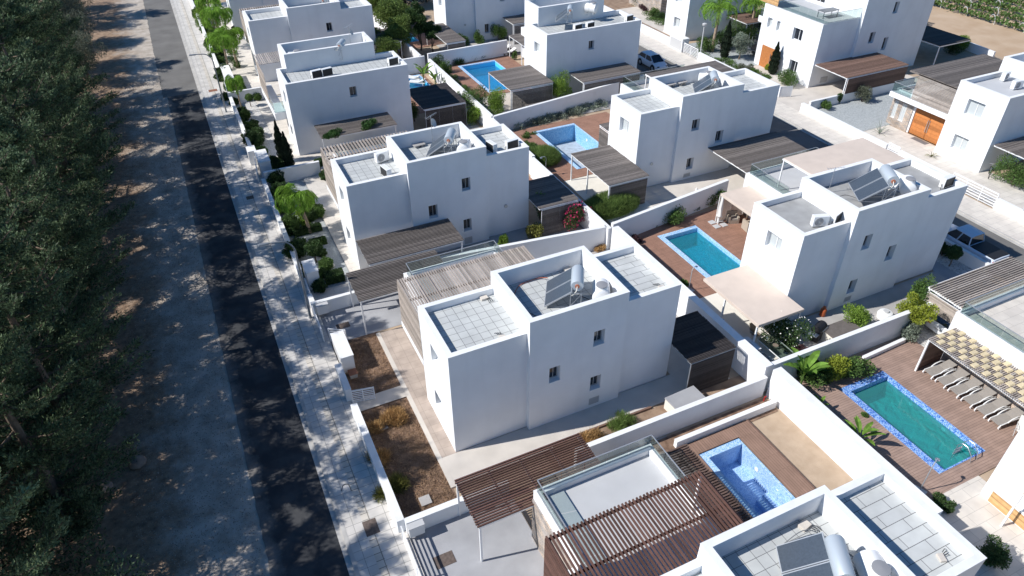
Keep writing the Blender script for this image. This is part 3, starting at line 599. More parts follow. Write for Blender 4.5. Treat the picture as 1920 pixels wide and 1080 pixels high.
sw = MB(); sw.box(37.18,10.4,0,37.25,17.9,2.4); sw.obj('stone_cladding', 'stone_wall_y', H['N2'], True)
for yy in (12.3, 14.6, 16.6):
    s = MB(); s.box(37.12,yy,.9,37.19,yy+.9,2.0); o = s.obj('window', 'plastic_white', H['N2'], True); s = MB(); s.box(37.1,yy+.06,.96,37.13,yy+.84,1.94); s.obj('pane', 'window_glass', o, True)
# houses across the second street -------------------------------------------------------------
def tallhouse():
    r = T('house', 'tall white house across the second street, glass-railed roof terrace and brown boarded carport', 'house', (61.9,55.0,0)); wm = MB(); cm = MB(); q = []
    lo = [(63.1,64.0,5.0,6.0),(61.4,61.9,4.9,6.0)]
    ww = [(57.5,58.9,4.3,5.6),(61.0,61.5,4.5,5.6),(62.3,63.0,4.5,5.6),(57.2,58.4,.7,2.2)]
    q.append(block(wm, cm, 61.9, 55.0, 67.2, 63.9, 6.9, .12, 'WSN', W_=ww, pw=.2))
    hs = ((68.9,69.7,4.0,5.2),(71.3,72.0,2.9,4.3),(71.4,72.1,6.9,8.1),(74.5,76.3,8.0,8.9))
    q.append(block(wm, cm, 67.15, 54.6, 73.6, 63.0, 10.2, .8, 'WSEN', S_=[h for h in hs if h[0] < 73.6], W_=((60.3,62.2,7.0,9.0),)))
    q.append(block(wm, cm, 73.54, 54.95, 78.2, 62, 10.2, .8, 'WSEN', S_=[h for h in hs if h[0] > 73.6]))
    wm.obj('wall', 'white_render', r, True); cm.obj('coping', 'white_coping', r, True)
    for i, a in enumerate(q): roof(r, a, 'screed_pale')
    for h in hs: add_window(r, 'S', 54.6 if h[0] < 73.6 else 54.95, *h)
    for i, w in enumerate(ww): add_window(r, 'W', 61.9, *w, blind=i in (1,2))
    add_window(r, 'W', 67.15, 60.3, 62.2, 7.0, 9.0)
    glass_rail(r, [(62.0,63.7),(62.0,55.1),(67.1,55.1)], 6.95, 7.9)
    s = MB(); vslats(s, 'W', 61.95, 62.0, 66.0, 7.0, 9.3, .1, .08); s.obj('screen', 'wood_oak', r, True)
    s = MB(); s.box(65.2,63.9,3.4,69,68.0,3.7); s.box(65.2,63.9,3.7,65.4,68,4.1); s.obj('balcony', 'white_render', r, True); glass_rail(r, [(65.3,64.0),(65.3,67.9),(69,67.9)], 4.1, 4.9)
    s = MB(); s.box(66.3,63.9,0,69,68,3.4); s.obj('stone_cladding', 'stone_wall_y', r, True)
    d = MB(); d.box(61.86,60.0,0,61.93,63.0,2.5); dd = d.obj('door', 'wood_orange', r, True)
    s = MB(); s.beam((61.8,61.4,.7),(61.8,61.4,1.9),.04,.04); s.obj('handle', 'steel', dd, True)
    s = MB(); s.box(63.5,54.96,.35,64.5,54.995,.95); s.obj('vent', 'light_grey', r, True)
    return r
def stonehouse():
    r = T('house', 'white house at the right edge with stone cladding and a double orange wood door', 'house', (60.9,33.3,0)); wm = MB(); cm = MB()
    ww = [(35.0,36.6,4.3,5.7),(35.2,36.6,1.1,2.4)]
    q = [block(wm, cm, 60.9, 33.3, 67.0, 37.9, 6.9, .42, 'WSN', W_=ww), block(wm, cm, 66.94, 32.9, 74, 38.6, 7.8, 1.0, 'WSEN'), block(wm, cm, 62.3, 37.85, 72, 44.6, 3.6, .3, 'WEN', W_=((38.6,42.0,0,2.75),(42.9,43.5,.8,2.5),(43.95,44.3,.8,2.5)))]
    wm.obj('wall', 'white_render', r, True); cm.obj('coping', 'white_coping', r, True)
    for a in q: roof(r, a, 'screed_pale')
    for w in ww: add_window(r, 'W', 60.9, *w, blind=True)
    s = MB(); s.patch((62.22,42.2,0), (0,1,0), (0,0,1), 2.42, 3.0, [(.7,1.25,.8,2.5),(1.7,2.15,.8,2.5)], (1,0,0), .1); s.face([(62.22,44.62,0),(62.22,44.62,3.0),(66,44.62,3.0),(66,44.62,0)]); s.obj('stone_cladding', 'stone_wall_y', r, True)
    for a, b in ((42.9,43.45),(43.9,44.35)): add_window(r, 'W', 62.22, a, b, .8, 2.5, depth=.12, blind=True)
    for i, (a, b) in enumerate(((38.62,40.28),(40.32,41.98))):
        d = MB(); d.box(62.42,a,0.02,62.48,b,2.6)
        for k in range(7): d.box(62.405,a+.08,.15+k*.34,62.421,b-.08,.43+k*.34)
        dd = d.obj('door', 'wood_orange', r, True); s = MB(); y = 40.2 if i == 0 else 40.4; s.beam((62.36,y,.7),(62.36,y,1.9),.04,.04); s.obj('handle', 'steel', dd, True)
    s = MB(); vslats(s, 'W', 61.5, 38.0, 42.3, 3.5, 5.9, .12, .085); s.obj('screen', 'wood_pale', r, True)
    s = MB(); s.box(61.4,37.95,3.0,62.3,44.6,3.45); s.obj('balcony', 'white_render', r, True)
    s = MB(); slatmesh(s, 61.5, 38.0, 71.5, 43.3, 5.9, 'x', .16, .13, .05, jit=.01); s.obj('pergola_slats', 'wood_grey', r, True)
    s = MB(); frame(s, 61.5,38.0,71.5,43.35,5.9,.1,.14,'y',3); s.obj('pergola_frame', 'wood_grey', r, True)
    glass_rail(r, [(61.5,42.4),(61.5,44.5),(70,44.5)], 3.5, 4.4)
    return r
H['F'] = tallhouse(); H['G'] = stonehouse()
r = T('house', 'white house at the top right edge behind the palm trees, with a brown slatted carport', 'house', (58.9,74,0)); wm = MB(); cm = MB()
q = block(wm, cm, 59.2, 74.0, 63.8, 78.6, 6.9, .4, 'WSN', W_=((75.6,76.9,4.3,5.6),(75.4,76.7,1.2,2.5)))
q2 = block(wm, cm, 63.75, 73.6, 70, 78.6, 7.8, 1.0, 'WSEN', S_=((68.4,69,4.8,5.8),)); wm.obj('wall', 'white_render', r, True); cm.obj('coping', 'white_coping', r, True); roof(r, q, 'screed'); roof(r, q2, 'screed')
for w in ((75.6,76.9,4.3,5.6),(75.4,76.7,1.2,2.5)): add_window(r, 'W', 59.2, *w, blind=True)
add_window(r, 'S', 73.6, 68.4,69,4.8,5.8)
s = MB(); s.box(62.3,84,0,72,92,3.6); s.obj('stone_cladding', 'stone_wall_y', r, True)
H['D'] = r

# ------------------------------------------------------------ pergolas and carports
def pergola(label, x0, y0, x1, y1, z, along, pitch, w, m, fm='white_paint', posts=(), screens=(), h=.05, cn=2, cloth=None, group=None, cat='pergola', jit=.004):
    r = T('pergola', label, cat, (x0,y0,0), 0, group)
    f = MB(); frame(f, x0, y0, x1, y1, z, .09, .13, 'y' if along == 'x' else 'x', cn); f.obj('frame', fm, r, True)
    s = MB()
    if cloth: s.box(x0-.03,y0-.03,z+.002,x1+.03,y1+.03,z+.05); s.box(x0-.05,y0-.05,z-.16,x0-.03,y1+.05,z+.05); s.box(x0-.03,y0-.05,z-.16,x1+.03,y0-.03,z+.05); s.obj('cloth_cover', cloth, r, True, bevel=.02)
    else: slatmesh(s, x0-.06, y0-.02, x1+.06, y1, z+.003, along, pitch, w, h, jit=jit); s.obj('slats', m, r, True)
    for px, py in posts:
        p = MB(); p.box(px-.045,py-.045,0,px+.045,py+.045,z-.13); p.obj('leg', fm, r, True)
    for sd, pl_, u0, u1, z0, z1, pt, sw_ in screens:
        p = MB(); vslats(p, sd, pl_, u0, u1, z0, z1, pt, sw_)
        o = p.obj('screen', m, r, True)
        q = MB(); n = max(2, round((u1-u0)/1.3)+1)
        for i in range(n):
            u = u0+(u1-u0)*i/(n-1); 
            if sd == 'S': q.box(u-.03, pl_+.031, z0, u+.03, pl_+.07, z1)
            else: q.box(pl_+.031, u-.03, z0, pl_+.07, u+.03, z1)
        if sd == 'S': q.box(u0-.03, pl_+.035, z1-.06, u1+.03, pl_+.065, z1-.01)
        else: q.box(pl_+.035, u0-.03, z1-.06, pl_+.065, u1+.03, z1-.01)
        q.obj('screen_frame', fm, r, True)
    return r
CP = 'slatted carports of the first row'
pergola('red-brown slatted carport beside the low wall of the dry garden, nearest of the row', 6.42,17.55,13.0,20.42,2.75,'x',.137,.068,'wood_red',posts=((6.5,17.6),(6.5,20.35)),h=.08,cn=3,group=CP)
pergola('dark grey slatted carport over the driveway of the central house, standing on one white post', 6.1,35.6,12.2,38.9,2.75,'x',.16,.085,'wood_grey',posts=((6.15,35.65),(6.15,38.85)),h=.07,cn=3,group=CP)
pergola('dark grey slatted pergola fixed to the side wall of the second house', 7.75,39.25,14.5,42.4,2.75,'x',.16,.09,'wood_grey',posts=((7.8,39.3),(14.4,39.3)),h=.07,cn=3)
pergola('grey slatted pergola with climbing plants on the side wall of the third house', 9.45,59.9,16.3,63.0,2.75,'x',.12,.085,'wood_grey',posts=((9.5,60.0),(16.2,60.0)),cn=3)
pergola('dark slatted shelter with slatted front in the rear corner of the central house', 21.35,22.2,24.4,25.9,2.6,'x',.1,.055,'wood_black',fm='galv',posts=((24.35,22.25),),screens=(('S',22.15,21.35,24.4,.05,2.55,.075,.055),),h=.06)
pergola('dark slatted shelter behind the second house, beside the bougainvillea', 21.4,41.0,24.7,45.3,2.55,'x',.11,.08,'wood_grey',posts=((24.6,41.05),),screens=(('S',40.95,21.6,24.7,.05,2.4,.1,.07),))
pergola('black-brown slatted shelter with green climber behind the third house', 19.9,62.6,24.2,68.2,2.5,'x',.11,.09,'wood_black',posts=((24.1,62.7),),screens=(('S',62.5,20.0,24.2,.05,2.4,.1,.07),))
pergola('grey slatted shelter beside the hedge, behind the second house from the top left', 19.9,83.2,24.4,88.6,2.5,'x',.12,.09,'wood_grey',posts=((24.3,83.3),))
pergola('low red-brown slatted roof behind the glass terrace, reaching towards the empty mosaic pool', 15.5,11.5,17.4,17.5,2.75,'x',.14,.075,'wood_dark',fm='wood_dark',posts=((17.3,17.4),(17.3,11.6)),h=.09)
pergola('grey boarded pergola at the corner of the dry blue pool', 28.0,41.8,31.7,48.0,2.55,'x',.135,.118,'wood_grey',posts=((28.05,47.9),(28.05,45.2),(28.05,41.85),(31.6,41.9)),screens=(('S',41.75,28.1,31.6,.05,2.4,.09,.07),),jit=.01)
pergola('big grey boarded carport on the near side of the upper middle house', 39.1,38.7,46.4,43.72,2.6,'x',.135,.118,'wood_grey',posts=((39.2,38.8),(46.3,38.8)),screens=(('S',38.65,39.2,42.5,.1,2.4,.1,.075),),cn=4,jit=.01)
pergola('narrow slatted screen with a small roof at the upper middle house left corner', 33.2,48.6,35.0,52.0,2.6,'x',.135,.118,'wood_grey',posts=((33.25,51.9),(33.25,48.7)),screens=(('W',33.15,48.8,51.9,.05,2.4,.1,.075),))
pergola('weathered square panelled pergola beside the bright blue pool', 29.45,63.2,34.3,68.9,2.55,'x',.135,.122,'wood_grey',posts=((29.5,68.8),(29.5,63.25)),screens=(('S',63.1,29.6,34.2,.05,2.4,.1,.075),),cn=3,jit=.01)
pergola('grey boarded carport with slatted front on the near side wall of the top middle house', 37.1,61.75,44.1,64.9,2.55,'x',.135,.118,'wood_grey',posts=((37.15,61.8),),screens=(('S',61.65,37.2,44.0,.05,2.4,.1,.075),),cn=4,jit=.01)
pergola('grey pergola on two white posts over the loungers behind the bright blue pool', 36.6,72.5,40.5,79.0,2.6,'x',.135,.118,'wood_grey',posts=((36.65,78.9),(36.65,75.5),(36.65,72.6)),jit=.01)
pergola('grey boarded shelter at the top edge, half hidden by a dark tree', 28.9,79.9,31.3,87.5,2.5,'x',.135,.118,'wood_grey',posts=((29.0,87.4),),screens=(('S',79.8,29.0,31.2,.05,2.4,.1,.075),),jit=.01)
pergola('grey boarded carport touching the top edge of the photo, with slatted front', 39.0,82.8,46,86.1,2.6,'x',.135,.118,'wood_grey',posts=((39.05,82.9),),screens=(('S',82.7,39.1,46,.05,2.4,.1,.075),),jit=.01)
pergola('tan cloth awning over the wicker seats beside the cyan pool', 34.95,30.4,37.68,36.7,2.65,'x',.1,.1,'fabric_tan',cloth='fabric_tan',posts=((35.0,36.6),),screens=(('S',36.75,34.95,37.6,.05,2.45,.12,.08),),cat='awning')
pergola('large tan cloth canopy over the glass dining table at the corner of the cyan pool', 27.1,23.3,30.6,28.5,2.45,'x',.1,.1,'fabric_tan',cloth='fabric_tan',fm='white_paint',posts=((27.15,23.4),(27.15,26.4),(30.5,23.4)),cat='canopy')
pergola('white-framed slatted carport above the white car at the right edge', 39.1,18.5,46.7,21.4,2.7,'x',.17,.08,'wood_pale',posts=((39.2,21.3),),screens=(('W',39.12,18.6,21.3,.05,2.4,.09,.07),),h=.1,cn=4)
pergola('brown boarded carport on the near side of the tall white house', 62.0,50.3,70.8,54.85,2.7,'x',.14,.128,'wood_brown',posts=((62.05,50.4),),screens=(('S',50.2,62.1,70.7,.1,2.6,.1,.085),),cn=5,jit=.01)
pergola('dark boarded pergola in the shade behind the tall white house', 79,53,84,62,2.7,'x',.14,.13,'wood_black',posts=((79.1,61.9),(79.1,53.1)),jit=.01)
pergola('grey boarded carport cut off at the right edge beside the bicycle', 61.3,29.0,68,33.2,2.7,'x',.14,.12,'wood_grey',posts=((61.4,29.1),),jit=.01)
pergola('brown slatted carport at the top edge behind the palm trees', 65.0,69.5,76,73.6,2.7,'x',.14,.12,'wood_brown',posts=((65.1,69.6),),jit=.01)
pergola('small white-framed slatted pergola at the bottom right corner above the patio', 29.7,3.0,33,8.6,2.7,'x',.2,.07,'wood_oak',posts=((29.8,8.5),(29.8,5.0)),h=.09)
# pergola with sand-coloured tiles over the sun loungers
r = T('pergola', 'pergola covered with sand and brown tiles over the row of sun loungers', 'pergola', (35.1,11,0)); f = MB(); frame(f,35.0,8.5,37.25,17.95,2.6,.08,.12,'x',6); f.obj('frame','white_paint',r,True)
s = MB(); slatmesh(s,34.9,8.5,37.25,17.95,2.603,'x',.12,.06,.05); s.obj('slats','wood_pale',r,True)
s = MB(); rg = random.Random(4)
for i in range(26):
    for j in range(5):
        if (i+j) % 2 == 0: x = 35.1+j*.43+rg.uniform(-.02,.02); y = 8.6+i*.36+rg.uniform(-.015,.015); s.hexa([(x,y,2.66),(x+.43,y,2.655),(x+.43,y+.33,2.655),(x,y+.33,2.66),(x,y+.06,2.73),(x+.43,y+.06,2.71),(x+.43,y+.27,2.71),(x,y+.27,2.73)])
s.obj('tile', 'roof_tile_sand', r, True)
for y in (17.9, 8.6): p = MB(); p.box(35.0,y-.05,0,35.1,y+.05,2.48); p.obj('leg','white_paint',r,True)
p = MB(); vslats(p,'S',17.93,35.05,37.2,.05,2.5,.09,.08); p.obj('screen','wood_brown',r,True)

# ------------------------------------------------------------ pools
def pool(key, label, basin_m, rim_m, water_m=None, depth=1.4, wl=-.25, floor_m=None, rim=(.38,.38,.07,.07), steps=False, name='swimming_pool'):
    x0, y0, x1, y1 = POOLS[key]; r = T(name, label, 'pool', (x0,y0,0)); b = MB(); w_, n_, e_, s_ = rim
    ax0, ax1, ay0, ay1 = x0+w_, x1-e_, y0+s_, y1-n_
    tb = -.02; lower_m = basin_m
    if water_m:
        q = MB(); zb = wl-.1; lower_m = floor_m or basin_m
        q.face([(ax0,ay0,zb),(ax1,ay0,zb),(ax1,ay0,tb),(ax0,ay0,tb)]); q.face([(ax0,ay1,zb),(ax0,ay1,tb),(ax1,ay1,tb),(ax1,ay1,zb)])
        q.face([(ax0,ay0,zb),(ax0,ay0,tb),(ax0,ay1,tb),(ax0,ay1,zb)]); q.face([(ax1,ay0,zb),(ax1,ay1,zb),(ax1,ay1,tb),(ax1,ay0,tb)]); q.obj('waterline_tiles', basin_m, r, True); tb = zb
    b.face([(ax0,ay0,-depth),(ax1,ay0,-depth),(ax1,ay0,tb),(ax0,ay0,tb)]); b.face([(ax0,ay1,-depth),(ax0,ay1,tb),(ax1,ay1,tb),(ax1,ay1,-depth)])
    b.face([(ax0,ay0,-depth),(ax0,ay0,tb),(ax0,ay1,tb),(ax0,ay1,-depth)]); b.face([(ax1,ay0,-depth),(ax1,ay1,-depth),(ax1,ay1,tb),(ax1,ay0,tb)])
    if not floor_m: b.face([(ax0,ay0,-depth),(ax1,ay0,-depth),(ax1,ay1,-depth),(ax0,ay1,-depth)])
    b.obj('basin', lower_m, r, True); tb = -.02
    if floor_m: f = MB(); f.face([(ax0,ay0,-depth),(ax1,ay0,-depth),(ax1,ay1,-depth),(ax0,ay1,-depth)]); f.obj('basin_floor', floor_m, r, True)
    c = MB(); zt = .09
    c.box(x0-.02,y0-.02,tb,ax0,y1+.02,zt); c.box(ax1,y0-.02,tb,x1+.02,y1+.02,zt); c.box(ax0,ay1,tb,ax1,y1+.02,zt); c.box(ax0,y0-.02,tb,ax1,ay0,zt); c.obj('rim', rim_m, r, True)
    if steps:
        s = MB()
        for i in range(3): s.box(ax1-1.0-.0+i*.33, ay0, -depth, ax1-.67+i*.33-.002, ay0+1.8, -depth+.3*(i+1))
        s.obj('steps', basin_m, r, True)
    if water_m: w = MB(); w.face([(ax0,ay0,wl),(ax1,ay0,wl),(ax1,ay1,wl),(ax0,ay1,wl)]); w.obj('water', water_m, r, True)
    l = MB()
    for i in range(2): yy = ay0+(ay1-ay0)*(.35+.35*i); l.tube([(ax1-.03,yy,-.55 if not water_m else wl-.25),(ax1+.0,yy,-.55 if not water_m else wl-.25)], .13, 14)
    l.obj('pool_light', 'plastic_white', r, True)
    return r
pool('N','empty swimming pool of pale blue mosaic with slat shadows on its side','mosaic_basin','mosaic_pale',None,1.35,steps=True,rim=(.42,.4,.06,.06))
pool('E','cyan swimming pool in the red-brown deck beside the tan awning','mosaic_sky','mosaic_pale','water_cyan',floor_m='pool_blue_tile',rim=(.4,.35,.06,.06))
pool('big','large teal swimming pool with a wide blue mosaic rim beside the sun loungers','mosaic_blue','mosaic_blue','water_teal',floor_m='pool_teal_tile',rim=(.42,.42,.06,.06))
pool('C','drained light blue pool with a dusty floor beside the upper middle house','mosaic_sky','mosaic_pale',None,1.6,floor_m='pool_dust',rim=(.35,.3,.06,.06))
pool('B','bright sky blue pool with water low below its rim, near the dark grass border','pool_sky_tile','mosaic_pale','water_sky',wl=-.45,rim=(.35,.3,.06,.06))
pool('A','sliver of a bright blue pool behind the third house of the first row','pool_sky_tile','mosaic_pale','water_sky')
pool('T','deep blue pool at the top edge behind the dark hedge tree','pool_sky_tile','mosaic_blue','water_sky')

# ------------------------------------------------------------ trees beside the road
RNG = np.random.default_rng(11)
def conifer(seed, h, rad, m='leaf_cypress', nb=74, per=500, lean=0):
    rng = np.random.default_rng(seed); C = []; Dd = []; Ls = []; br = MB()
    br.tube([(0,0,0),(.1,.05,h*.4),(lean*.4,.1,h*.75),(lean,.0,h*.97)], [.28,.2,.11,.03], 8)
    for i in range(nb):
        t = rng.random()**.85; z = h*(.05+.91*t); a = rng.uniform(0, 2*math.pi); prof = (1-t)**.42*(.6+.4*min(1, t*5)); L = rad*prof*rng.uniform(.62,1.12)+.3
        base = np.array([lean*max(0,t-.4), 0, z]); dr = np.array([math.cos(a), math.sin(a), rng.uniform(.15,.6)]); dr /= np.linalg.norm(dr)
        tip = base+dr*L; mid = base+dr*L*.55+np.array([0,0,-.12*L]); 
        br.tube([base, mid, tip], [.05+.03*(1-t), .035, .012], 5, False)
        n = int(per*(.35+L/rad)); s = rng.random(n)**.62; P0 = base+np.outer(s, dr*L)+np.outer(-.35*np.sin(s*math.pi)*.3*L, [0,0,1])
        sp = (.22+.42*np.sin(np.clip(s*1.05,0,1)*math.pi*.85))*(.55+.3*L/rad)
        # sub sprays: group leaves to twigs
        k = max(5, n//34); tw = rng.integers(0, k, n); tc = rng.normal(size=(k,3)); tc /= np.linalg.norm(tc, axis=1)[:,None]; tc[:,2] = tc[:,2]*.6+.15; r = rng.random(n)
        P0 = P0+tc[tw]*(sp*(.25+r))[:,None]*1.0+rng.normal(size=(n,3))*.05
        C.append(P0); Dd.append(tc[tw]*1.0+dr*.55+rng.normal(size=(n,3))*.35+np.array([0,0,.3]))
    C = np.concatenate(C); Dd = np.concatenate(Dd); n = len(C); s = rng.uniform(.6,1.35,n)
    V, F = leafquads(C, Dd, .175*s, .062*s, rng)
    t = T('cypress_tree', 'placeholder', 'tree', (0,0,-200)); npmesh('crown', V, F, m, t); br.obj('trunk', 'bark', t, smooth=True)
    return t
def place(proto, used, loc, rz, label, group, scale=1.0, m=None):
    if not used.get(proto.name): 
        used[proto.name] = 1; r = proto; r.location = loc; r.rotation_euler = (0,0,rz); r['label'] = label; r['group'] = group; r.scale = (scale,)*3 if not isinstance(scale, tuple) else scale
    else: r = dup(proto, loc, rz, label, group, scale)
    return r
USED = {}
cf = [conifer(1, 14.5, 4.5, nb=100), conifer(2, 14.0, 5.1, nb=100), conifer(3, 15.2, 4.6, lean=.6, nb=100), conifer(5, 12.5, 4.7, 'leaf_cypress_pale', nb=92)]
GR = 'evergreen trees lining the dirt verge left of the road'
rg = random.Random(17)
front = [  # x, y, proto, scale, label
 (-10.6,27.8,0,.92,'dark feathery evergreen reaching over the dirt verge just above the pale tree at bottom left'),
 (-10.4,33.4,1,.98,'wide dark evergreen beside the grey boulder on the verge'),
 (-10.0,39.2,2,.95,'evergreen with a bright yellow-green top left of the grey verge'),
 (-10.6,44.6,0,1.0,'dark evergreen leaning over the verge opposite the slatted carports'),
 (-10.2,50.2,1,1.02,'dark evergreen overhanging the verge opposite the curved street lamp'),
 (-10.2,56.4,2,1.0,'dark evergreen opposite the feathery palm of the second house'),
 (-10.6,62.6,0,1.05,'dark evergreen beside the broad gap of sunlight on the verge'),
 (-10.8,69.0,1,1.02,'dark evergreen opposite the two pencil cypresses'),
 (-11.2,75.8,2,1.02,'dark evergreen just below the orange patch of sunlit verge'),
 (-12.4,83.0,0,1.0,'last tall dark evergreen before the sunlit stretch of the road')]
back = [(-13.6,17.0,3,.7,'pale feathery evergreen at the bottom edge of the photo, mostly cut off'),(-13.0,23.2,3,1.0,'pale grey-green feathery evergreen in the bottom left corner of the photo'),
 (-15.6,31.5,2,.9,'dark evergreen of the second rank, third from the bottom left corner'),
 (-16.4,37.5,1,1.0,'dark evergreen of the second rank behind the one with the yellow-green top'),
 (-16.0,45.0,3,1.05,'paler evergreen at the left edge, halfway up the photo'),
 (-16.5,53.0,0,1.0,'dark evergreen of the second rank opposite the curved street lamp'),
 (-16.4,61.0,2,1.05,'dark evergreen of the second rank beside the sunlight gap'),
 (-16.8,69.0,3,1.1,'paler evergreen at the left edge in the upper third of the photo'),
 (-17.5,78.0,1,1.05,'dark evergreen of the second rank above the paler one at the left edge'),
 (-18.5,87.5,0,1.05,'tall dark evergreen behind the last one before the sunlit road'),
 (-20.0,98.0,2,1.1,'dark evergreen left of the pale olive trees at the top'),
 (-23.0,110.0,1,1.1,'dark evergreen at the top left corner of the photo'),
 (-23.0,71.0,0,1.1,'dark evergreen at the far left edge behind the paler tree'),
 (-15.4,28.6,0,.62,'dark evergreen filling the gap above the pale tree in the bottom left corner'),
 (-18.0,27.0,2,.95,'dark evergreen at the left edge just above the bottom left corner'),
 (-15.6,35.0,2,.62,'dark evergreen between the two ranks near the grey boulder'),
 (-19.2,34.0,1,.95,'dark evergreen at the left edge in the lower quarter of the photo'),
 (-20.5,42.0,0,1.0,'dark evergreen at the left edge just below the middle of the photo'),
 (-21.5,51.0,1,1.0,'dark evergreen at the left edge in the middle of the photo'),
 (-22.0,61.0,2,1.05,'dark evergreen at the left edge just above the middle of the photo'),
 (-24.0,84.0,2,1.1,'dark evergreen at the far left edge near the top'),
 (-19.0,122.0,0,1.1,'dark evergreen touching the top edge of the photo')]
for x, y, k, s, lb in front+back: place(cf[k], USED, (x+rg.uniform(-.2,.2), y, 0), rg.uniform(0,6.28), lb, GR, (s*1.02,s*1.02,s*rg.uniform(1.03,1.14)))
def roundtree(seed, h, rad, m, n=9000, L=.16, W_=.07, trunk=.12, nblob=16, th=None, flat=.8, shell=.45, name='garden_tree', barkm='bark', limbs=6):
    rng = np.random.default_rng(seed); t = T(name, 'placeholder', 'tree', (0,0,-200)); th = th if th is not None else h*.45; zc = (th+h)/2; hz = (h-th)/2
    bl = []
    for i in range(nblob):
        d = rng.normal(size=3); d /= np.linalg.norm(d); q = rng.uniform(.35,.85); b = rad*rng.uniform(.28,.5)
        bl.append((d[0]*rad*q*.9, d[1]*rad*q*.9, zc+d[2]*hz*q, b, b, b*flat))
    V, F = blobleaves(bl, n, L, W_, rng, .2, shell); npmesh('crown', V, F, m, t)
    br = MB(); br.tube([(0,0,0),(.04*h,.02*h,th*.6),(0,0,th+hz*.5)], [trunk,trunk*.75,trunk*.4], 8)
    for i in range(limbs): b = bl[i]; br.tube([(0,0,th*.7),(b[0]*.5,b[1]*.5,th*.7+(b[2]-th*.7)*.55),(b[0],b[1],b[2])], [trunk*.5,trunk*.32,.015], 6, False)
    br.obj('trunk', barkm, t, smooth=True); return t
def mk(f, label, loc, rz=0, group=None, cat=None, scale=None, *a, **k):
    t = f(*a, **k); t.location = loc; t.rotation_euler = (0,0,rz); t['label'] = label
    if group: t['group'] = group
    if cat: t['category'] = cat
    if scale: t.scale = (scale,)*3
    return t
for i, (x, y, s) in enumerate(((-10.2,92,1.0),(-11.3,99,1.05),(-11.8,107,1.1),(-12.2,116,1.1),(-13,126,1.1))):
    if i == 0: ol = mk(roundtree, 'pale olive tree at the verge, nearest of the five beside the sunlit road', (x,y,0), 0, 'pale olive trees beside the far road', 'tree', None, 21, 6.2, 2.9, 'leaf_olive', 15000, .2, .06, nblob=22, th=1.2, name='olive_tree')
    else: dup(ol, (x,y,0), i*1.3, ['','pale olive tree on the verge, second of the five','pale olive tree on the verge, third of the five','pale olive tree on the verge, fourth of the five, near the top edge','pale olive tree on the verge, farthest of the five, at the top edge'][i], scale=s)
for k, (px, py, h) in enumerate(((418,212,0),)): pass

# ------------------------------------------------------------ garden plants
BALLS = {}
def ball(seed, rad, m, n=2600, stem=0, L=.09, W_=.05, lump=.12, flat=1.0):
    rng = np.random.default_rng(seed); t = T('shrub', 'placeholder', 'shrub', (0,0,-200)); zc = stem+rad*flat*.92
    d = rng.normal(size=(n,3)); d /= np.linalg.norm(d, axis=1)[:,None]; lo = 1+lump*np.sin(d[:,0]*5+seed)*np.cos(d[:,1]*4+d[:,2]*5); r = rad*lo*rng.uniform(.8,1.04,n)
    C = d*r[:,None]; C[:,2] = C[:,2]*flat+zc; s = rng.uniform(.6,1.3,n); V, F = leafquads(C, d+rng.normal(size=(n,3))*.7, L*s, W_*s, rng)
    k = V[:,2] > .0; npmesh('foliage', V, F, m, t)
    c = MB(); pr = []
    for i in range(7): a = math.pi*i/6; pr.append((max(.01,rad*.78*math.sin(a)), zc-rad*flat*.78*math.cos(a)))
    c.lathe(pr, 12); c.obj('inner_foliage', m, t)
    if stem: b = MB(); b.tube([(0,0,0),(.02,.01,stem*.5),(0,0,zc)], [.05,.04,.03], 6); b.obj('stem', 'bark', t, smooth=True)
    return t
def bush(seed, rx, ry, h, m, n=2600, L=.14, W_=.06, nb=9, up=.5, name='shrub', stems=True, flowers=None, nf=0, fl=.1):
    rng = np.random.default_rng(seed); t = T(name, 'placeholder', 'shrub', (0,0,-200)); bl = []
    for i in range(nb):
        a = rng.uniform(0, 6.28); q = rng.uniform(.15,.7); b = rng.uniform(.3,.5)
        bl.append((math.cos(a)*rx*q, math.sin(a)*ry*q, h*rng.uniform(.3,.68), rx*b, ry*b, h*b*.75))
    V, F = blobleaves(bl, n, L, W_, rng, up, .35); V[:,2] = np.abs(V[:,2]); npmesh('foliage', V, F, m, t)
    if stems:
        b = MB()
        for q in bl[:6]: b.tube([(q[0]*.1,q[1]*.1,0),(q[0]*.5,q[1]*.5,q[2]*.5),(q[0],q[1],q[2])], [.03,.022,.01], 5, False)
        b.obj('stem', 'bark', t, smooth=True)
    if flowers:
        V, F = blobleaves([(b[0],b[1],b[2]+.05,b[3]*1.05,b[4]*1.05,b[5]*1.1) for b in bl], nf*4, fl, fl*.8, rng, .2, .95); npmesh('flowers', V, F, flowers, t)['kind'] = 'stuff'
    return t
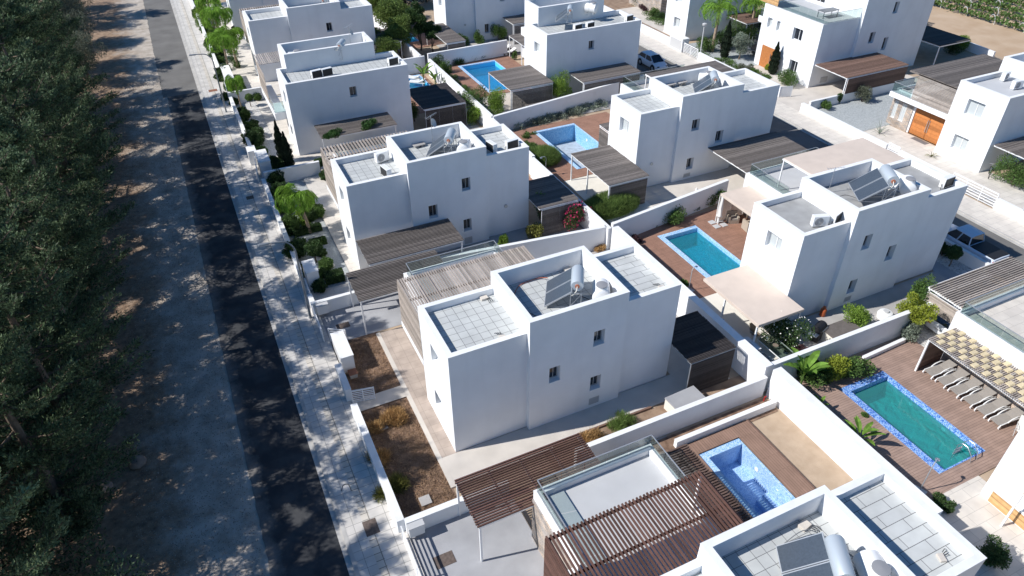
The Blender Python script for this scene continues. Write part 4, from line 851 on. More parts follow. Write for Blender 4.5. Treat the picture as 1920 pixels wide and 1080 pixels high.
def palm(seed, h, nfr=15, fl=1.9, m='leaf_palm', lean=(.1,0), feather=.42, nl=34, droop=1.0, trunk=.11, name='palm_tree'):
    rng = np.random.default_rng(seed); t = T(name, 'placeholder', 'palm tree', (0,0,-200)); top = np.array([lean[0], lean[1], h])
    b = MB(); b.tube([(0,0,0),(lean[0]*.2,lean[1]*.2,h*.35),(lean[0]*.6,lean[1]*.6,h*.7),tuple(top)], [trunk*1.35,trunk*1.05,trunk,trunk*.8], 10); b.obj('trunk', 'palm_bark', t, smooth=True)
    Cs = []; Ds = []; Ls = []; rc = MB()
    for i in range(nfr):
        a = 6.283*i/nfr*2.4+rng.uniform(-.25,.25); el = rng.uniform(.25,1.35); L = fl*rng.uniform(.8,1.1); hd = np.array([math.cos(a), math.sin(a), 0]); n = 12; p = top.copy(); pts = [p.copy()]; an = el
        for k in range(n):
            p = p+(hd*math.cos(an)+np.array([0,0,1])*math.sin(an))*L/n; an -= droop*(.12+.022*k)*1.05; pts.append(p.copy())
        rc.tube(pts, [.022*(1-.8*k/n) for k in range(n+1)], 4, False); pts = np.array(pts); sd = np.array([-hd[1], hd[0], 0])
        for k in range(nl):
            s = .12+.88*k/nl; f = s*n; i0 = min(int(f), n-1); q = pts[i0]+(pts[i0+1]-pts[i0])*(f-i0); tg = pts[i0+1]-pts[i0]; tg /= np.linalg.norm(tg); ll = feather*math.sin(math.pi*min(1,.18+s*.8))**.6*rng.uniform(.85,1.1)
            for sg in (-1,1):
                D = sd*sg*.8+tg*.6+np.array([0,0,-.45*droop])+rng.normal(size=3)*.12; D /= np.linalg.norm(D); Cs.append(q+D*ll/2); Ds.append(D); Ls.append(ll)
    V, F = leafquads(np.array(Cs), np.array(Ds), np.array(Ls), .05, rng); npmesh('fronds', V, F, m, t); rc.obj('frond_ribs', m, t); return t
def pencil(seed, h, r, m='leaf_pencil', n=5200):
    rng = np.random.default_rng(seed); t = T('pencil_cypress', 'placeholder', 'cypress', (0,0,-200)); z = rng.random(n)**.8; rr = r*np.minimum(1, (1-z)*1.9+.06)*np.minimum(1,z*6+.5)*(1+.14*np.sin(z*40+rng.random(n))); a = rng.uniform(0, 6.283, n); q = rng.uniform(.72,1.05,n)
    C = np.stack([np.cos(a)*rr*q, np.sin(a)*rr*q, .15+z*h], 1); D = np.stack([np.cos(a)*.5, np.sin(a)*.5, np.full(n,1.3)], 1)+rng.normal(size=(n,3))*.25; V, F = leafquads(C, D, .16, .05, rng); npmesh('foliage', V, F, m, t)
    c = MB(); c.lathe([(r*.5,.1),(r*.75,h*.15),(r*.72,h*.45),(r*.4,h*.75),(.02,h*.97)], 10); c.obj('inner_foliage', m, t); b = MB(); b.tube([(0,0,0),(0,0,h*.3)], .05, 6); b.obj('trunk', 'bark', t); return t
def grassy(seed, rx, ry, h, m='leaf_grassy', n=5000):
    rng = np.random.default_rng(seed); t = T('grass_bush', 'placeholder', 'shrub', (0,0,-200)); a = rng.uniform(0,6.283,n); q = np.sqrt(rng.random(n)); x = np.cos(a)*rx*q; y = np.sin(a)*ry*q; zz = h*(1-.55*q**3)*rng.uniform(.35,1,n)*.82
    C = np.stack([x, y, zz], 1); D = np.stack([np.cos(a)*q*.7, np.sin(a)*q*.7, np.full(n, 1.3)], 1)+rng.normal(size=(n,3))*.3; V, F = leafquads(C, D, .5, .022, rng); npmesh('foliage', V, F, m, t)
    c = MB(); c.lathe([(.9,0),(.92,h*.3),(.75,h*.55),(.3,h*.68)], 14); o = c.obj('inner_foliage', m, t); o.scale = (rx*.85, ry*.85, 1); return t
def bladeleaf(mb, p, az, el, L, Wd, droop=.9, n=8, fold=.25):
    hd = Vector((math.cos(az), math.sin(az), 0)); sd = Vector((-math.sin(az), math.cos(az), 0)); q = Vector(p); an = el; row = []
    for k in range(n+1):
        s = k/n; w = Wd*math.sin(math.pi*min(.97, .08+s*.92))**.7; row.append((q-sd*w/2+Vector((0,0,w*fold)), q.copy(), q+sd*w/2+Vector((0,0,w*fold)))); q = q+(hd*math.cos(an)+Vector((0,0,math.sin(an))))*L/n; an -= droop/n
    for a, b in zip(row, row[1:]): mb.face([a[0],a[1],b[1],b[0]]); mb.face([a[1],a[2],b[2],b[1]])
def banana(seed, h, nl=8, L=1.3, Wd=.38, m='leaf_banana', stemr=.07):
    rg = random.Random(seed); t = T('banana_plant', 'placeholder', 'plant', (0,0,-200))
    b = MB(); b.tube([(0,0,0),(0,0,h*.5)], [stemr,stemr*.7], 8); b.obj('stem', 'leaf_mid', t, smooth=True)
    for i in range(nl):
        mb = MB(); az = i*2.4+rg.uniform(-.3,.3); el = rg.uniform(.75,1.4); z0 = h*rg.uniform(.3,.55); p = Vector((0,0,z0)); st = L*.3; q = p+Vector((math.cos(az)*math.cos(el), math.sin(az)*math.cos(el), math.sin(el)))*st
        mb.tube([p,q],.02,5,False); bladeleaf(mb, q, az, el-.1, L*rg.uniform(.75,1.1), Wd*rg.uniform(.8,1.1), rg.uniform(.5,1.2)); mb.obj('leaf', m, t, smooth=True)
    return t
# second house front garden (P = the point of the ground seen at that pixel)
HG = 'clipped shrubs in the second house garden'
protoball = {'mid': ball(1,.5,'leaf_mid',3000,lump=.18,L=.1), 'dark': ball(2,.52,'leaf_dark',3000,lump=.3,flat=.85,L=.12,W_=.06), 'stem': ball(3,.42,'leaf_mid',2200,stem=.75), 'darkstem': ball(4,.45,'leaf_dark',2400,stem=.6)}
def pb(kind, px, py, label, s=1.0, group=HG, z=0):
    k_ = (s*rg.uniform(.88,1.15), s*rg.uniform(.88,1.15), s*rg.uniform(.8,1.12)); return place(protoball[kind], USED, P(px,py,z), rg.uniform(0,6), label, group, k_)
for a in [
 ('mid',598,405,'round bright clipped ball shrub beside the palm trunk and the pale patio',1.05),
 ('darkstem',602,322,'dark round ball shrub by the wall below the pencil cypresses, left one',1.1),
 ('dark',612,336,'dark ball shrub by the wall below the pencil cypresses, right one',1.0),
 ('dark',652,358,'dark flowering ball shrub against the slatted screen of the second house',1.3),
 ('stem',558,440,'ball on a stem on the gravel, nearest to the straight low hedge',.85),
 ('dark',582,412,'low rounded shrub at the edge of the pale patio under the palm',1.0),
 ('mid',543,428,'bright rounded shrub against the street wall above the straight hedges',1.3),
 ('dark',536,395,'dark rounded shrub against the street wall beside the palm',1.35),
 ('dark',527,370,'dark rounded shrub against the street wall, just above the palm trunk',1.35),
 ('dark',520,345,'dark shrub at the street wall near the white planter box',1.3),
 ('dark',543,440,'small dark ball at the street end of the first straight hedge',.7),
 ('dark',556,480,'big dark clipped shrub on the street wall between the lamp and the hedges',1.5),
 ('darkstem',594,492,'dark ball tree on a stem between the hedges and the gravel path',1.35),
 ('dark',603,478,'small dark ball right of the ball tree on a stem',.75),
 ('mid',613,503,'bright green clipped ball on gravel near the slatted carport',.95),
 ('mid',607,518,'second bright green clipped ball, nearer to the white meter pillar',.75),
 ('mid',597,526,'third bright green ball, against the white meter pillar',.8),
 ('dark',600,545,'dark rounded shrub at the foot of the white meter pillar',.9),
 ('dark',580,385,'dark shrub in the bed right behind the palm trunk',.8),
 ]: pb(*a)
mk(palm, 'single feathery palm with a brown trunk in front of the second house', P(582,437), .5, None, 'palm tree', None, 3, 3.5, 22, 3.1, droop=1.65, lean=(-.5,.1), nl=52, feather=.7)
def hedge(label, p0, p1, w, h, m, n, seed):
    rng = np.random.default_rng(seed); a = Vector(p0); b = Vector(p1); d = b-a; L = d.length; t = T('hedge', label, 'hedge', (a+b)/2, math.atan2(d.y, d.x)); C = rng.uniform(-1,1,size=(n,3)); ax = rng.integers(0,3,n)
    for k in range(3): C[ax == k, k] = np.sign(C[ax == k, k])*rng.uniform(.9,1.06,(ax == k).sum())
    C[:,2] = np.where(ax == 2, np.abs(C[:,2]), C[:,2]); C = C*np.array([L/2, w/2, h/2])+np.array([0,0,h/2]); C[ax == 2, 2] = h*rng.uniform(.93,1.05,(ax == 2).sum()); s = rng.uniform(.6,1.3,n); V, F = leafquads(C, rng.normal(size=(n,3))+np.array([0,0,.5]), .1*s, .055*s, rng); npmesh('foliage', V, F, m, t)
    c = MB(); c.box(-L/2+.05,-w/2+.05,0,L/2-.05,w/2-.05,h*.92); c.obj('inner_foliage', m, t); return t
hedge('straight low dark hedge beside the pale patio, the farther of the two', P(553,443), P(602,430), .55, .55, 'leaf_dark', 4000, 3)
hedge('straight low hedge, the nearer of the two, beside the bright clipped balls', P(583,462), P(612,455), .5, .5, 'leaf_mid', 3000, 4)
hedge('dark green hedge clump beside the slatted carport and the white pillar', P(612,530), P(645,522), .8, .7, 'leaf_dark', 5000, 5)
hedge('dark hedge in the planter behind the low wall above the palm', P(508,320), P(530,312), 1.0, .7, 'leaf_dark', 4000, 6)
# third house front garden
TG = 'pencil cypresses in front of the third house'
mk(pencil, 'slim dark pencil cypress, the left of the pair', P(532,304), 0, TG, None, None, 8, 3.9, .42)
mk(pencil, 'slim dark pencil cypress, the right of the pair', P(546,322), 1, TG, None, None, 9, 3.7, .42)
TG = 'shrubs in the gravel bed of the third house'
for a in [('dark',478,272,'dark round shrub beside the white planter boxes of the third house',1.5,TG),('dark',484,256,'dark shrub in the gravel bed, second from the planter boxes',1.2,TG),('mid',462,222,'low green shrub in the gravel bed near the tall thin palm',1.0,TG),('dark',475,240,'dark spreading shrub in the middle of the gravel bed',1.1,TG),('dark',468,265,'low dark shrub at the street wall of the gravel bed',1.1,TG),('stem',471,200,'grey-green ball on a stem on the terrace near the low cross wall',1.0,TG),('mid',484,188,'green barrel-shaped shrub against the low cross wall',.9,TG),('dark',456,212,'small dark shrub at the foot of the thin palm',.8,TG),('dark',440,196,'dark shrub at the corner of the street wall and the cross wall',1.0,TG),('mid',492,292,'low shrub right of the planter boxes',1.1,TG),('dark',512,310,'dark shrub between the two pencil cypresses and the wall',1.0,TG)]: pb(*a)
FP = 'feathery palms at the top of the first row'
pp = mk(palm, 'bright feathery palm with drooping fronds right beside the curved street lamp', P(432,142), .3, FP, 'palm tree', None, 13, 4.2, 24, 3.0, droop=1.35, nl=52, feather=.7)
for (px,py,s,lb) in ((446,128,.95,'feathery palm with the drooping crown against the white top left house'),(418,90,1.0,'feathery palm behind the pair beside the street lamp'),(404,60,1.0,'bright green feathery palm near the top left corner of the gardens'),(388,32,.95,'feathery palm second from the top edge, leaning over the pavement'),(376,12,1.05,'feathery palm at the very top edge of the photo'),(430,75,.8,'dark feathery palm in front of the top left patio')): dup(pp, P(px,py), px*.37, lb, FP, s)
dup(pp, P(455,212), 2.1, 'thin small palm with a bright crown above the cross wall', FP, (.55,.55,.8))
for (k,px,py,lb,s) in (('mid',432,170,'green shrub under the palm beside the white pillar',1.3),('dark',420,150,'dark spiky shrub at the foot of the street lamp palm',1.6),('mid',446,158,'bright low shrub under the palms near the patio',1.2),('mid',425,188,'shrub behind the white meter pillar of the top left garden',1.0),('mid',450,172,'lime round shrub above the low cross wall',1.3),('dark',445,62,'dark green rounded shrub against the white wall at the top left',1.3),('mid',398,95,'shrub on the street wall below the bright palms',1.5),('mid',388,62,'shrub on the street wall behind the street lamp',1.4),('mid',372,35,'shrub on the street wall near the top edge',1.4),('dark',410,112,'dark shrub between the palms and the street wall',1.5)): pb(k,px,py,lb,s,'shrubs under the feathery palms')
# climbers on pergolas
mk(bush, 'leafy climber spreading over the slats of the pergola of the third house', P(690,238,2.75), .3, None, 'climber', None, 31, 1.3, .8, .7, 'leaf_vine', 2600, .13, .06, name='climber', stems=False)
mk(bush, 'leafy climber at the left corner of the pergola of the third house', P(622,258,2.6), .2, None, 'climber', None, 32, 1.1, .7, .8, 'leaf_vine', 2400, .13, .06, name='climber', stems=False)
mk(bush, 'green climber hanging down the front of the black-brown slatted shelter', P(778,228,.2), 0, None, 'climber', None, 33, .8, .5, 2.4, 'leaf_mid', 1800, .14, .06, name='climber')
mk(bush, 'yellow-green plant on the pergola at the top edge of the photo', P(500,6,3), 0, None, 'climber', None, 34, 1.2, .8, .8, 'leaf_bright', 1500, .16, .07, name='climber', stems=False)
mk(bush, 'green climber on the slatted shelter behind the second house', P(1012,412,.3), 0, None, 'climber', None, 35, .7, .5, 2.6, 'leaf_mid', 2000, .13, .06, name='climber')
mk(bush, 'bougainvillea with dark pink flowers in the corner of the white walls', P(1078,428), 0, None, 'flowering shrub', None, 36, 1.9, 1.1, 2.5, 'leaf_dark', 5200, .13, .06, name='bougainvillea', flowers='pink_flower', nf=150, fl=.16)
mk(bush, 'yellowish croton shrub on the near side of the second house', P(1006,448), 0, None, 'shrub', None, 37, 1.1, .9, 1.5, 'leaf_croton', 2600, .15, .07)
mk(bush, 'small bright green shrub beside the glass terrace corner', P(945,463), 0, None, 'shrub', None, 38, .55, .5, 1.2, 'leaf_bright', 1300, .16, .08)
mk(bush, 'dry straw-coloured weed clump against the white wall behind the central house', P(1124,468,.1), 0, None, 'weeds', None, 39, .5, .5, .5, 'leaf_straw', 1200, .2, .03, name='dry_weeds')
# pool gardens of the second row
mk(grassy, 'rosemary-like green bush at the left edge of the dry blue pool', P(1018,304), 0, None, 'shrub', None, 41, 1.7, 1.5, 1.7, n=9000)
g_ = mk(grassy, 'big rosemary-like green bush below the boarded pergola corner', P(1142,398), 0, None, 'shrub', None, 42, 2.7, 1.4, 2.0, n=16000)
def border(label, p0, p1, w, h, m, n, seed, L=.25, Wd=.04, name='ground_cover', up=1.0, kind='stuff', lumps=16):
    rng = np.random.default_rng(seed); a = np.array(p0); b = np.array(p1); s = rng.random(lumps); c = a+np.outer(s, b-a)+rng.normal(size=(lumps,3))*[w*.25,w*.25,0]; bl = [(q[0],q[1],h*.35,w*rng.uniform(.3,.6),w*rng.uniform(.3,.6),h*rng.uniform(.4,.8)) for q in c]
    V, F = blobleaves(bl, n, L, Wd, rng, up, .2); V[:,2] = np.abs(V[:,2]); o = npmesh(name, V, F, m); o['kind'] = kind; o['label'] = label; o['category'] = 'plants'; return o
border('grey-green flowering ground cover along the wall above the drained pool', P(965,238), P(1120,198), 1.5, .75, 'leaf_silver', 14000, 51, L=.2, Wd=.05, lumps=46)
border('dark grass border along the wall behind the bright blue pool', P(850,122), P(915,104), 1.0, .8, 'leaf_dark', 7000, 52, L=.5, Wd=.035, lumps=26)
border('low dark cover left of the drained pool', P(985,250), P(1000,285), .8, .35, 'leaf_mid', 2500, 53)
def at_bush(kind, px, py, rx, h, m, label, seed, n=2200, L=.14, W_=.06, ry=None, flowers=None, nf=0, group=None, fl=.1):
    return mk(bush, label, P(px,py), seed*.7, group, 'shrub', None, seed, rx, ry or rx, h, m, n, L, W_, flowers=flowers, nf=nf, fl=fl)
for i, a in enumerate([
 (1256,418,1.4,1.6,'leaf_mid','bushy green shrub at the head of the cyan pool, beside the white wall'),
 (1302,392,.8,.6,'leaf_silver','low flowering shrub between the folded white flag and the wall'),
 (1338,384,1.15,1.5,'leaf_mid','dense green shrub beside the closed white umbrella'),
 (1190,455,.6,.7,'leaf_purple','purple-leaved shrub at the left side of the cyan pool deck'),
 (1178,436,.3,1.0,'leaf_dark','thin dark sapling at the wall left of the cyan pool'),
 (1280,540,.55,.6,'leaf_mid','small green shrub at the near left corner of the cyan pool deck'),
 (820,138,1.2,2.3,'leaf_dark','dark shrub left of the bright blue pool, farthest along the wall'),
 (835,152,1.3,2.4,'leaf_mid','shrub left of the bright blue pool, second along the wall'),
 (850,170,1.2,1.9,'leaf_dark','shrub left of the bright blue pool, third along the wall'),
 (868,190,1.4,2.0,'leaf_mid','shrub left of the bright blue pool, fourth along the wall'),
 (892,212,1.8,3.0,'leaf_mid','leafy shrub with many stems below the bright blue pool'),
 (935,218,1.6,3.1,'leaf_bright','bright leafy small tree at the corner of the slatted pergola'),
 (893,228,1.4,2.1,'leaf_bright','bright shrub behind the slatted shelter of the third house'),
 (868,92,1.0,2.1,'leaf_mid','round shrub against the white wall of the top middle house, left of three'),
 (898,84,.95,2.0,'leaf_mid','round shrub against the white wall of the top middle house, middle of three'),
 (937,76,1.15,2.4,'leaf_mid','round shrub against the white wall of the top middle house, right of three'),
 (1048,192,1.5,3.2,'leaf_bright','bright green rounded tree between the pergola and the carport of the top middle house'),
 (1700,635,1.0,1.5,'leaf_silver','silvery oleander shrub against the white wall above the teal pool deck'),
 (1600,610,1.2,1.7,'leaf_bright','lively green rose bush beside the grey storage box'),
 (1465,645,1.7,2.6,'leaf_dark','dark climbing shrub with white flowers under the edge of the tan canopy'),
 (1500,665,.8,.6,'leaf_purple','dead brown-purple bush behind the white wall'),
 (1560,712,1.05,1.9,'leaf_lime','yellow-leaved croton against the white wall by the teal pool'),
 (1525,714,1.2,1.5,'leaf_mid','dark leafy philodendron left of the yellow croton'),
 (1592,700,1.25,1.5,'leaf_mid','green philodendron right of the yellow croton'),
 (1505,705,.6,1.2,'leaf_dark','dark shrub in the corner of the two white walls by the teal pool'),
 (1708,590,1.0,3.2,'leaf_mid','tall loose green shrub next to the near side wall of the tan canopy house'),
 (1790,930,.01,.01,'leaf_dark','x'),
 (1475,160,1.5,2.0,'leaf_mid','broad green shrub in the white planter in front of the tall house'),
 (1900,350,2.0,2.6,'leaf_mid','pine-like green shrub behind the street wall at the right edge'),
 (1616,192,1.0,1.9,'leaf_olive','small olive tree on the grey gravel bed across the street'),
 (1570,195,.5,1.3,'leaf_dark','dark upright shrub on the gravel bed left of the small olive tree'),
 (1548,205,.7,1.0,'leaf_mid','green shrub at the street end of the grey gravel bed'),
 (1660,165,.5,1.0,'leaf_dark','dark shrub on the gravel bed beside the stone wall'),
 (1240,60,.01,.01,'leaf_dark','x'),
 (1322,98,1.7,2.0,'leaf_mid','banana-like green shrub behind the street lamp across the street'),
 (1352,92,1.9,2.4,'leaf_dark','dark shrub under the grey palm across the street'),
 (1385,85,2.6,3.3,'leaf_mid','dense green shrub with pale flowers between the palms and the trampoline'),
 (1425,70,2.6,3.4,'leaf_dark','dark hedge-like shrub behind the trampoline'),
 (1398,135,.9,1.0,'leaf_olive','grey-green shrub under the olive tree across the street'),
 (1412,140,.7,.9,'leaf_mid','small bright shrub at the corner of the gravel garden across the street'),
 (1440,132,.5,.8,'leaf_lime','yellow grass tuft in front of the orange wood door of the tall house'),
 (1238,36,1.0,1.1,'leaf_dark','rounded dark shrub at the top, nearest to the street wall'),
 (1225,30,1.2,1.2,'leaf_mid','rounded shrub at the top, behind the nearest one'),
 (1212,20,1.2,1.0,'leaf_purple','reddish shrub in the garden at the top'),
 (1195,10,1.4,1.5,'leaf_dark','dark shrub at the top edge behind the tanks'),
 (1215,8,1.2,1.2,'leaf_bright','bright shrub at the top edge of the photo above the street'),
 (1255,52,.6,.5,'leaf_purple','low purple shrub at the street wall by the meter pillar'),
 (1800,92,1.6,1.9,'leaf_bright','bright leafy shrub behind the tall white house'),
 (1780,100,1.3,1.5,'leaf_dark','dark shrub in the shade behind the tall white house'),
 (1712,45,1.6,2.0,'leaf_mid','weedy green bush against the field behind the tall white house'),
 (1780,490,.01,.01,'leaf_dark','x'),
 (1765,480,.6,1.3,'leaf_dark','dark shrub in the shade beside the pickup wall'),
 (1765,950,.6,.7,'leaf_dark','round green shrub just past the roof corner at the bottom right'),
 (1850,1060,.9,1.6,'leaf_dark','dark shrub behind the roof corner at the very bottom right'),
 (1620,780,.2,.2,'leaf_mid','low green plant in the bed between the two banana plants'),
 (650,820,.01,.01,'leaf_dark','x'),
 ]):
    if a[5] == 'x': continue
    fl = dict(flowers='white_flower', nf=70, fl=.11) if 'white flowers' in a[5] else {}
    at_bush('b', *a, 100+i, n=int(1500+a[2]*a[3]*900), **fl)
pb('darkstem',1779,500,'dark ball topiary on a thin stem in the white gravel beside the pickup wall',1.15,None)
BP = 'banana plants beside the teal pool'
mk(banana, 'big banana plant with broad bright leaves in the corner by the teal pool', P(1500,725,0), .3, BP, None, None, 61, 2.0, 10, 1.5, .5)
mk(banana, 'smaller banana-like plant beside the mosaic rim of the teal pool', P(1605,838,0), .9, BP, None, None, 62, 1.3, 9, 1.1, .3)
mk(banana, 'low dark banana-like plant at the foot of the big banana plant', P(1530,775,0), 1.9, BP, None, None, 63, .9, 7, .7, .22)
mk(banana, 'tall banana plant in the corner of the white walls behind the third house', P(795,160), .5, None, None, None, 64, 2.6, 7, 1.5, .4)
mk(banana, 'bright banana plant against the white wall beside the white plastic loungers', P(817,165), 2.5, None, None, None, 65, 1.8, 7, 1.1, .3)
mk(roundtree, 'yellow-green small tree beside the white parked car at the right', P(1702,622), .4, None, 'tree', None, 71, 2.9, 1.15, 'leaf_lime', 5500, .13, .07, trunk=.07, th=1.0, name='garden_tree')
mk(roundtree, 'big dark leafy tree with a rounded top beside the bright blue pool wall', P(790,95), .4, None, 'tree', None, 72, 6.2, 1.7, 'leaf_dark', 8500, .22, .12, trunk=.12, th=1.2, name='garden_tree', nblob=20)
mk(roundtree, 'dark leafy tree in front of the slatted shelter at the top', P(812,98), 1.4, None, 'tree', None, 73, 4.0, 1.2, 'leaf_dark', 4500, .2, .11, trunk=.09, th=1.0, name='garden_tree')
for i, (px, py, s, lb) in enumerate(((700,20,1.1,'dense green tree at the top left of the white wall'),(722,40,1.1,'dense green tree along the white wall, second from the top'),(745,66,1.05,'dense green tree along the white wall, third from the top'),(706,100,.75,'dark leafy bush below the hedge trees'),(735,108,.75,'dark leafy bush behind the parapet of the third house'))):
    if i == 0: ht = mk(roundtree, lb, P(px,py), 0, 'trees along the white wall at the top', 'tree', None, 74, 4.4, 2.0, 'leaf_hedge', 11000, .18, .08, trunk=.1, th=.5, name='garden_tree', nblob=20)
    else: dup(ht, P(px,py), i*1.7, lb, None, s)
dt = mk(roundtree, 'very dark tree at the top edge, behind the deep blue pool', P(760,15), 0, 'dark trees at the top edge', 'tree', None, 75, 6.0, 3.0, 'leaf_pencil', 12000, .2, .1, trunk=.15, th=.5, name='garden_tree', nblob=24)
dup(dt, P(735,0), 2, 'very dark tree at the top edge, left of the deep blue pool', None, 1.1); dup(dt, P(800,4), 4, 'very dark tree touching the white wall of the top house', None, .9)
ov = mk(roundtree, 'grey-leaved olive tree in the gravel garden across the street', P(1385,112), 0, None, 'tree', None, 76, 3.1, 1.5, 'leaf_silver', 6500, .15, .05, trunk=.09, th=1.0, name='olive_tree')
mk(palm, 'palm tree with grey drooping fronds behind the street lamp across the street', P(1335,97), .3, None, 'palm tree', None, 81, 5.0, 24, 3.5, 'leaf_palm', (.2,0), .75, 46, 1.1, .18)
mk(palm, 'second palm tree across the street, right of the grey-fronded one', P(1404,75), .8, None, 'palm tree', None, 82, 4.4, 22, 3.0, 'leaf_palm', (.1,0), .75, 42, 1.3, .15)
mk(pencil, 'dark pencil cypress beside the olive tree across the street', P(1357,110), 0, None, None, None, 83, 4.4, .55)
mk(pencil, 'dark pencil cypress beside the orange wood door of the tall house', P(1447,140), 1, None, None, None, 84, 3.6, .5, n=6000)
def spiky(label, p, seed, n=26, L=.9, m='leaf_grassy'):
    rg_ = random.Random(seed); t = T('agave_plant', label, 'plant', p); mb = MB()
    for i in range(n): bladeleaf(mb, (0,0,.05), rg_.uniform(0,6.28), rg_.uniform(.35,1.4), L*rg_.uniform(.6,1.1), .05, rg_.uniform(.5,1.6), 6)
    mb.obj('leaves', m, t); return t
spiky('sparse arching palm-like plant casting a thin shadow by the white wall of the stone house', P(1648,252), 1, 18, 1.5, 'leaf_silver')
spiky('small yellowish spiky plant against the white wall right of the orange double door', P(1745,295), 2, 20, .8, 'leaf_croton')
spiky('yellow-green grass clump before the stone house gate', P(1725,318), 3, 16, .6)
for i, (px, py, m, L) in enumerate(((706,868,'leaf_straw',.6),(715,800,'leaf_straw',.6),(735,915,'leaf_croton',.5),(740,790,'leaf_straw',.4),(1105,822,'leaf_straw',.5),(1160,800,'leaf_grassy',.4))):
    lb = ['dry orange-brown weed tuft by the street wall in the dry garden','pale sunlit straw tuft near the path of the dry garden','yellow-green weed tuft in the middle of the dry garden','small straw tuft at the patio edge of the dry garden','dry reddish weed at the corner of the slatted carport','green weed tuft in the soil strip behind the party wall'][i]
    o = border(lb, P(px,py)-Vector((.5,.3,0)), P(px,py)+Vector((.5,.3,0)), 1.0, .6, m, 2600, 90+i, L=.4, Wd=.02, name='dry_weeds', kind='stuff', lumps=5)
def scatter(label, name, x0, y0, x1, y1, m, n, seed, L, Wd, z=0, up=.8):
    rng = np.random.default_rng(seed); C = np.stack([rng.uniform(x0,x1,n), rng.uniform(y0,y1,n), np.full(n,z+L*.2)],1); V, F = leafquads(C, rng.normal(size=(n,3))*[1,1,.35]+[0,0,up*.3], L*rng.uniform(.4,1.2,n), Wd, rng); o = npmesh(name, V, F, m); o['kind'] = 'stuff'; o['label'] = label; o['category'] = 'debris'
scatter('dead twigs and straw lying on the dry garden soil', 'straw_litter', 3.9,20.8,6.65,29.0, 'leaf_dry', 9000, 7, .3, .02)
scatter('dead twigs and straw on the soil of the far half of the dry garden', 'straw_litter', 3.9,30.2,6.65,35.4, 'leaf_dry', 4000, 8, .28, .02)
scatter('fallen needles and twigs on the dirt verge', 'leaf_litter', -11,18,-5.5,90, 'leaf_dry', 9000, 9, .2, .02)
scatter('small pebbles strewn over the gravel shoulder', 'pebbles', -8.5,16,-2.7,90, 'rock', 26000, 19, .06, .05, .01, 0)
scatter('pale grit strewn over the gravel shoulder', 'grit', -8,16,-2.4,90, 'kerb_stone', 16000, 20, .05, .04, .01, 0)
# crop rows behind
rng = np.random.default_rng(5); C = []
for i in range(16):
    x = 101+i*3.4; n = 3200; y = rng.uniform(38,110,n); C.append(np.stack([x+rng.normal(size=n)*.3, y, .35+rng.random(n)*.55],1))
C = np.concatenate(C); V, F = leafquads(C, rng.normal(size=C.shape)+[0,0,.6], .45, .25, rng); o = npmesh('crop_rows', V, F, 'leaf_mid'); o['kind'] = 'stuff'; o['label'] = 'rows of green crop plants in the field at the top right'; o['category'] = 'crops'
hp = MB(); hp.tube([(.55*math.cos(a)*1.2, 0, 1.15*math.sin(a)) for a in [math.pi*k/8 for k in range(9)]], .03, 5)
h0 = hp.obj('row_hoop', 'plastic_white'); tag(h0, 'white wire hoop over a row of green crops in the far field', 'hoop', 'wire hoops over the crop rows'); h0.location = (101,50,0); h0.rotation_euler = (0,0,1.2)
for i in range(16):
    for j in range(9):
        if i == 0 and j == 0: continue
        y = 45+j*4.2+(i % 2)*2
        c = h0.copy(); COL.objects.link(c); c.location = (101+i*3.4, y, 0)

# ------------------------------------------------------------ roof equipment
def ac_unit():
    t = T('air_conditioner', 'placeholder', 'air conditioner', (0,0,-200)); b = MB(); b.box(-.43,-.16,.06,.43,.16,.66); b.obj('casing', 'plastic_white', t, bevel=.015)
    f = MB(); f.tube([(-.12,-.175,.36),(-.12,-.16,.36)], .245, 20); f.obj('fan_grille', 'plastic_grey', t, smooth=True)
    f = MB(); f.tube([(-.12,-.185,.36),(-.12,-.175,.36)], .05, 12)
    for k in range(3): f.tube([(-.12+r*math.cos(a), -.182, .36+r*math.sin(a)) for r in (.09+.07*k,) for a in [2*math.pi*i/16 for i in range(17)]], .006, 4, False)
    f.obj('fan_guard', 'light_grey', t)
    f = MB(); f.box(-.4,-.1,0,-.34,.1,.06); f.obj('foot', 'galv', t); f = MB(); f.box(.34,-.1,0,.4,.1,.06); f.obj('foot', 'galv', t)
    f = MB(); f.tube([(.43,.0,.3),(.52,.05,.28),(.55,.1,.02)], .02, 6); f.obj('pipe', 'black_plastic', t, smooth=True)
    f = MB(); f.box(-.4,.16,.1,.4,.17,.62); f.obj('coil', 'black_plastic', t); return t
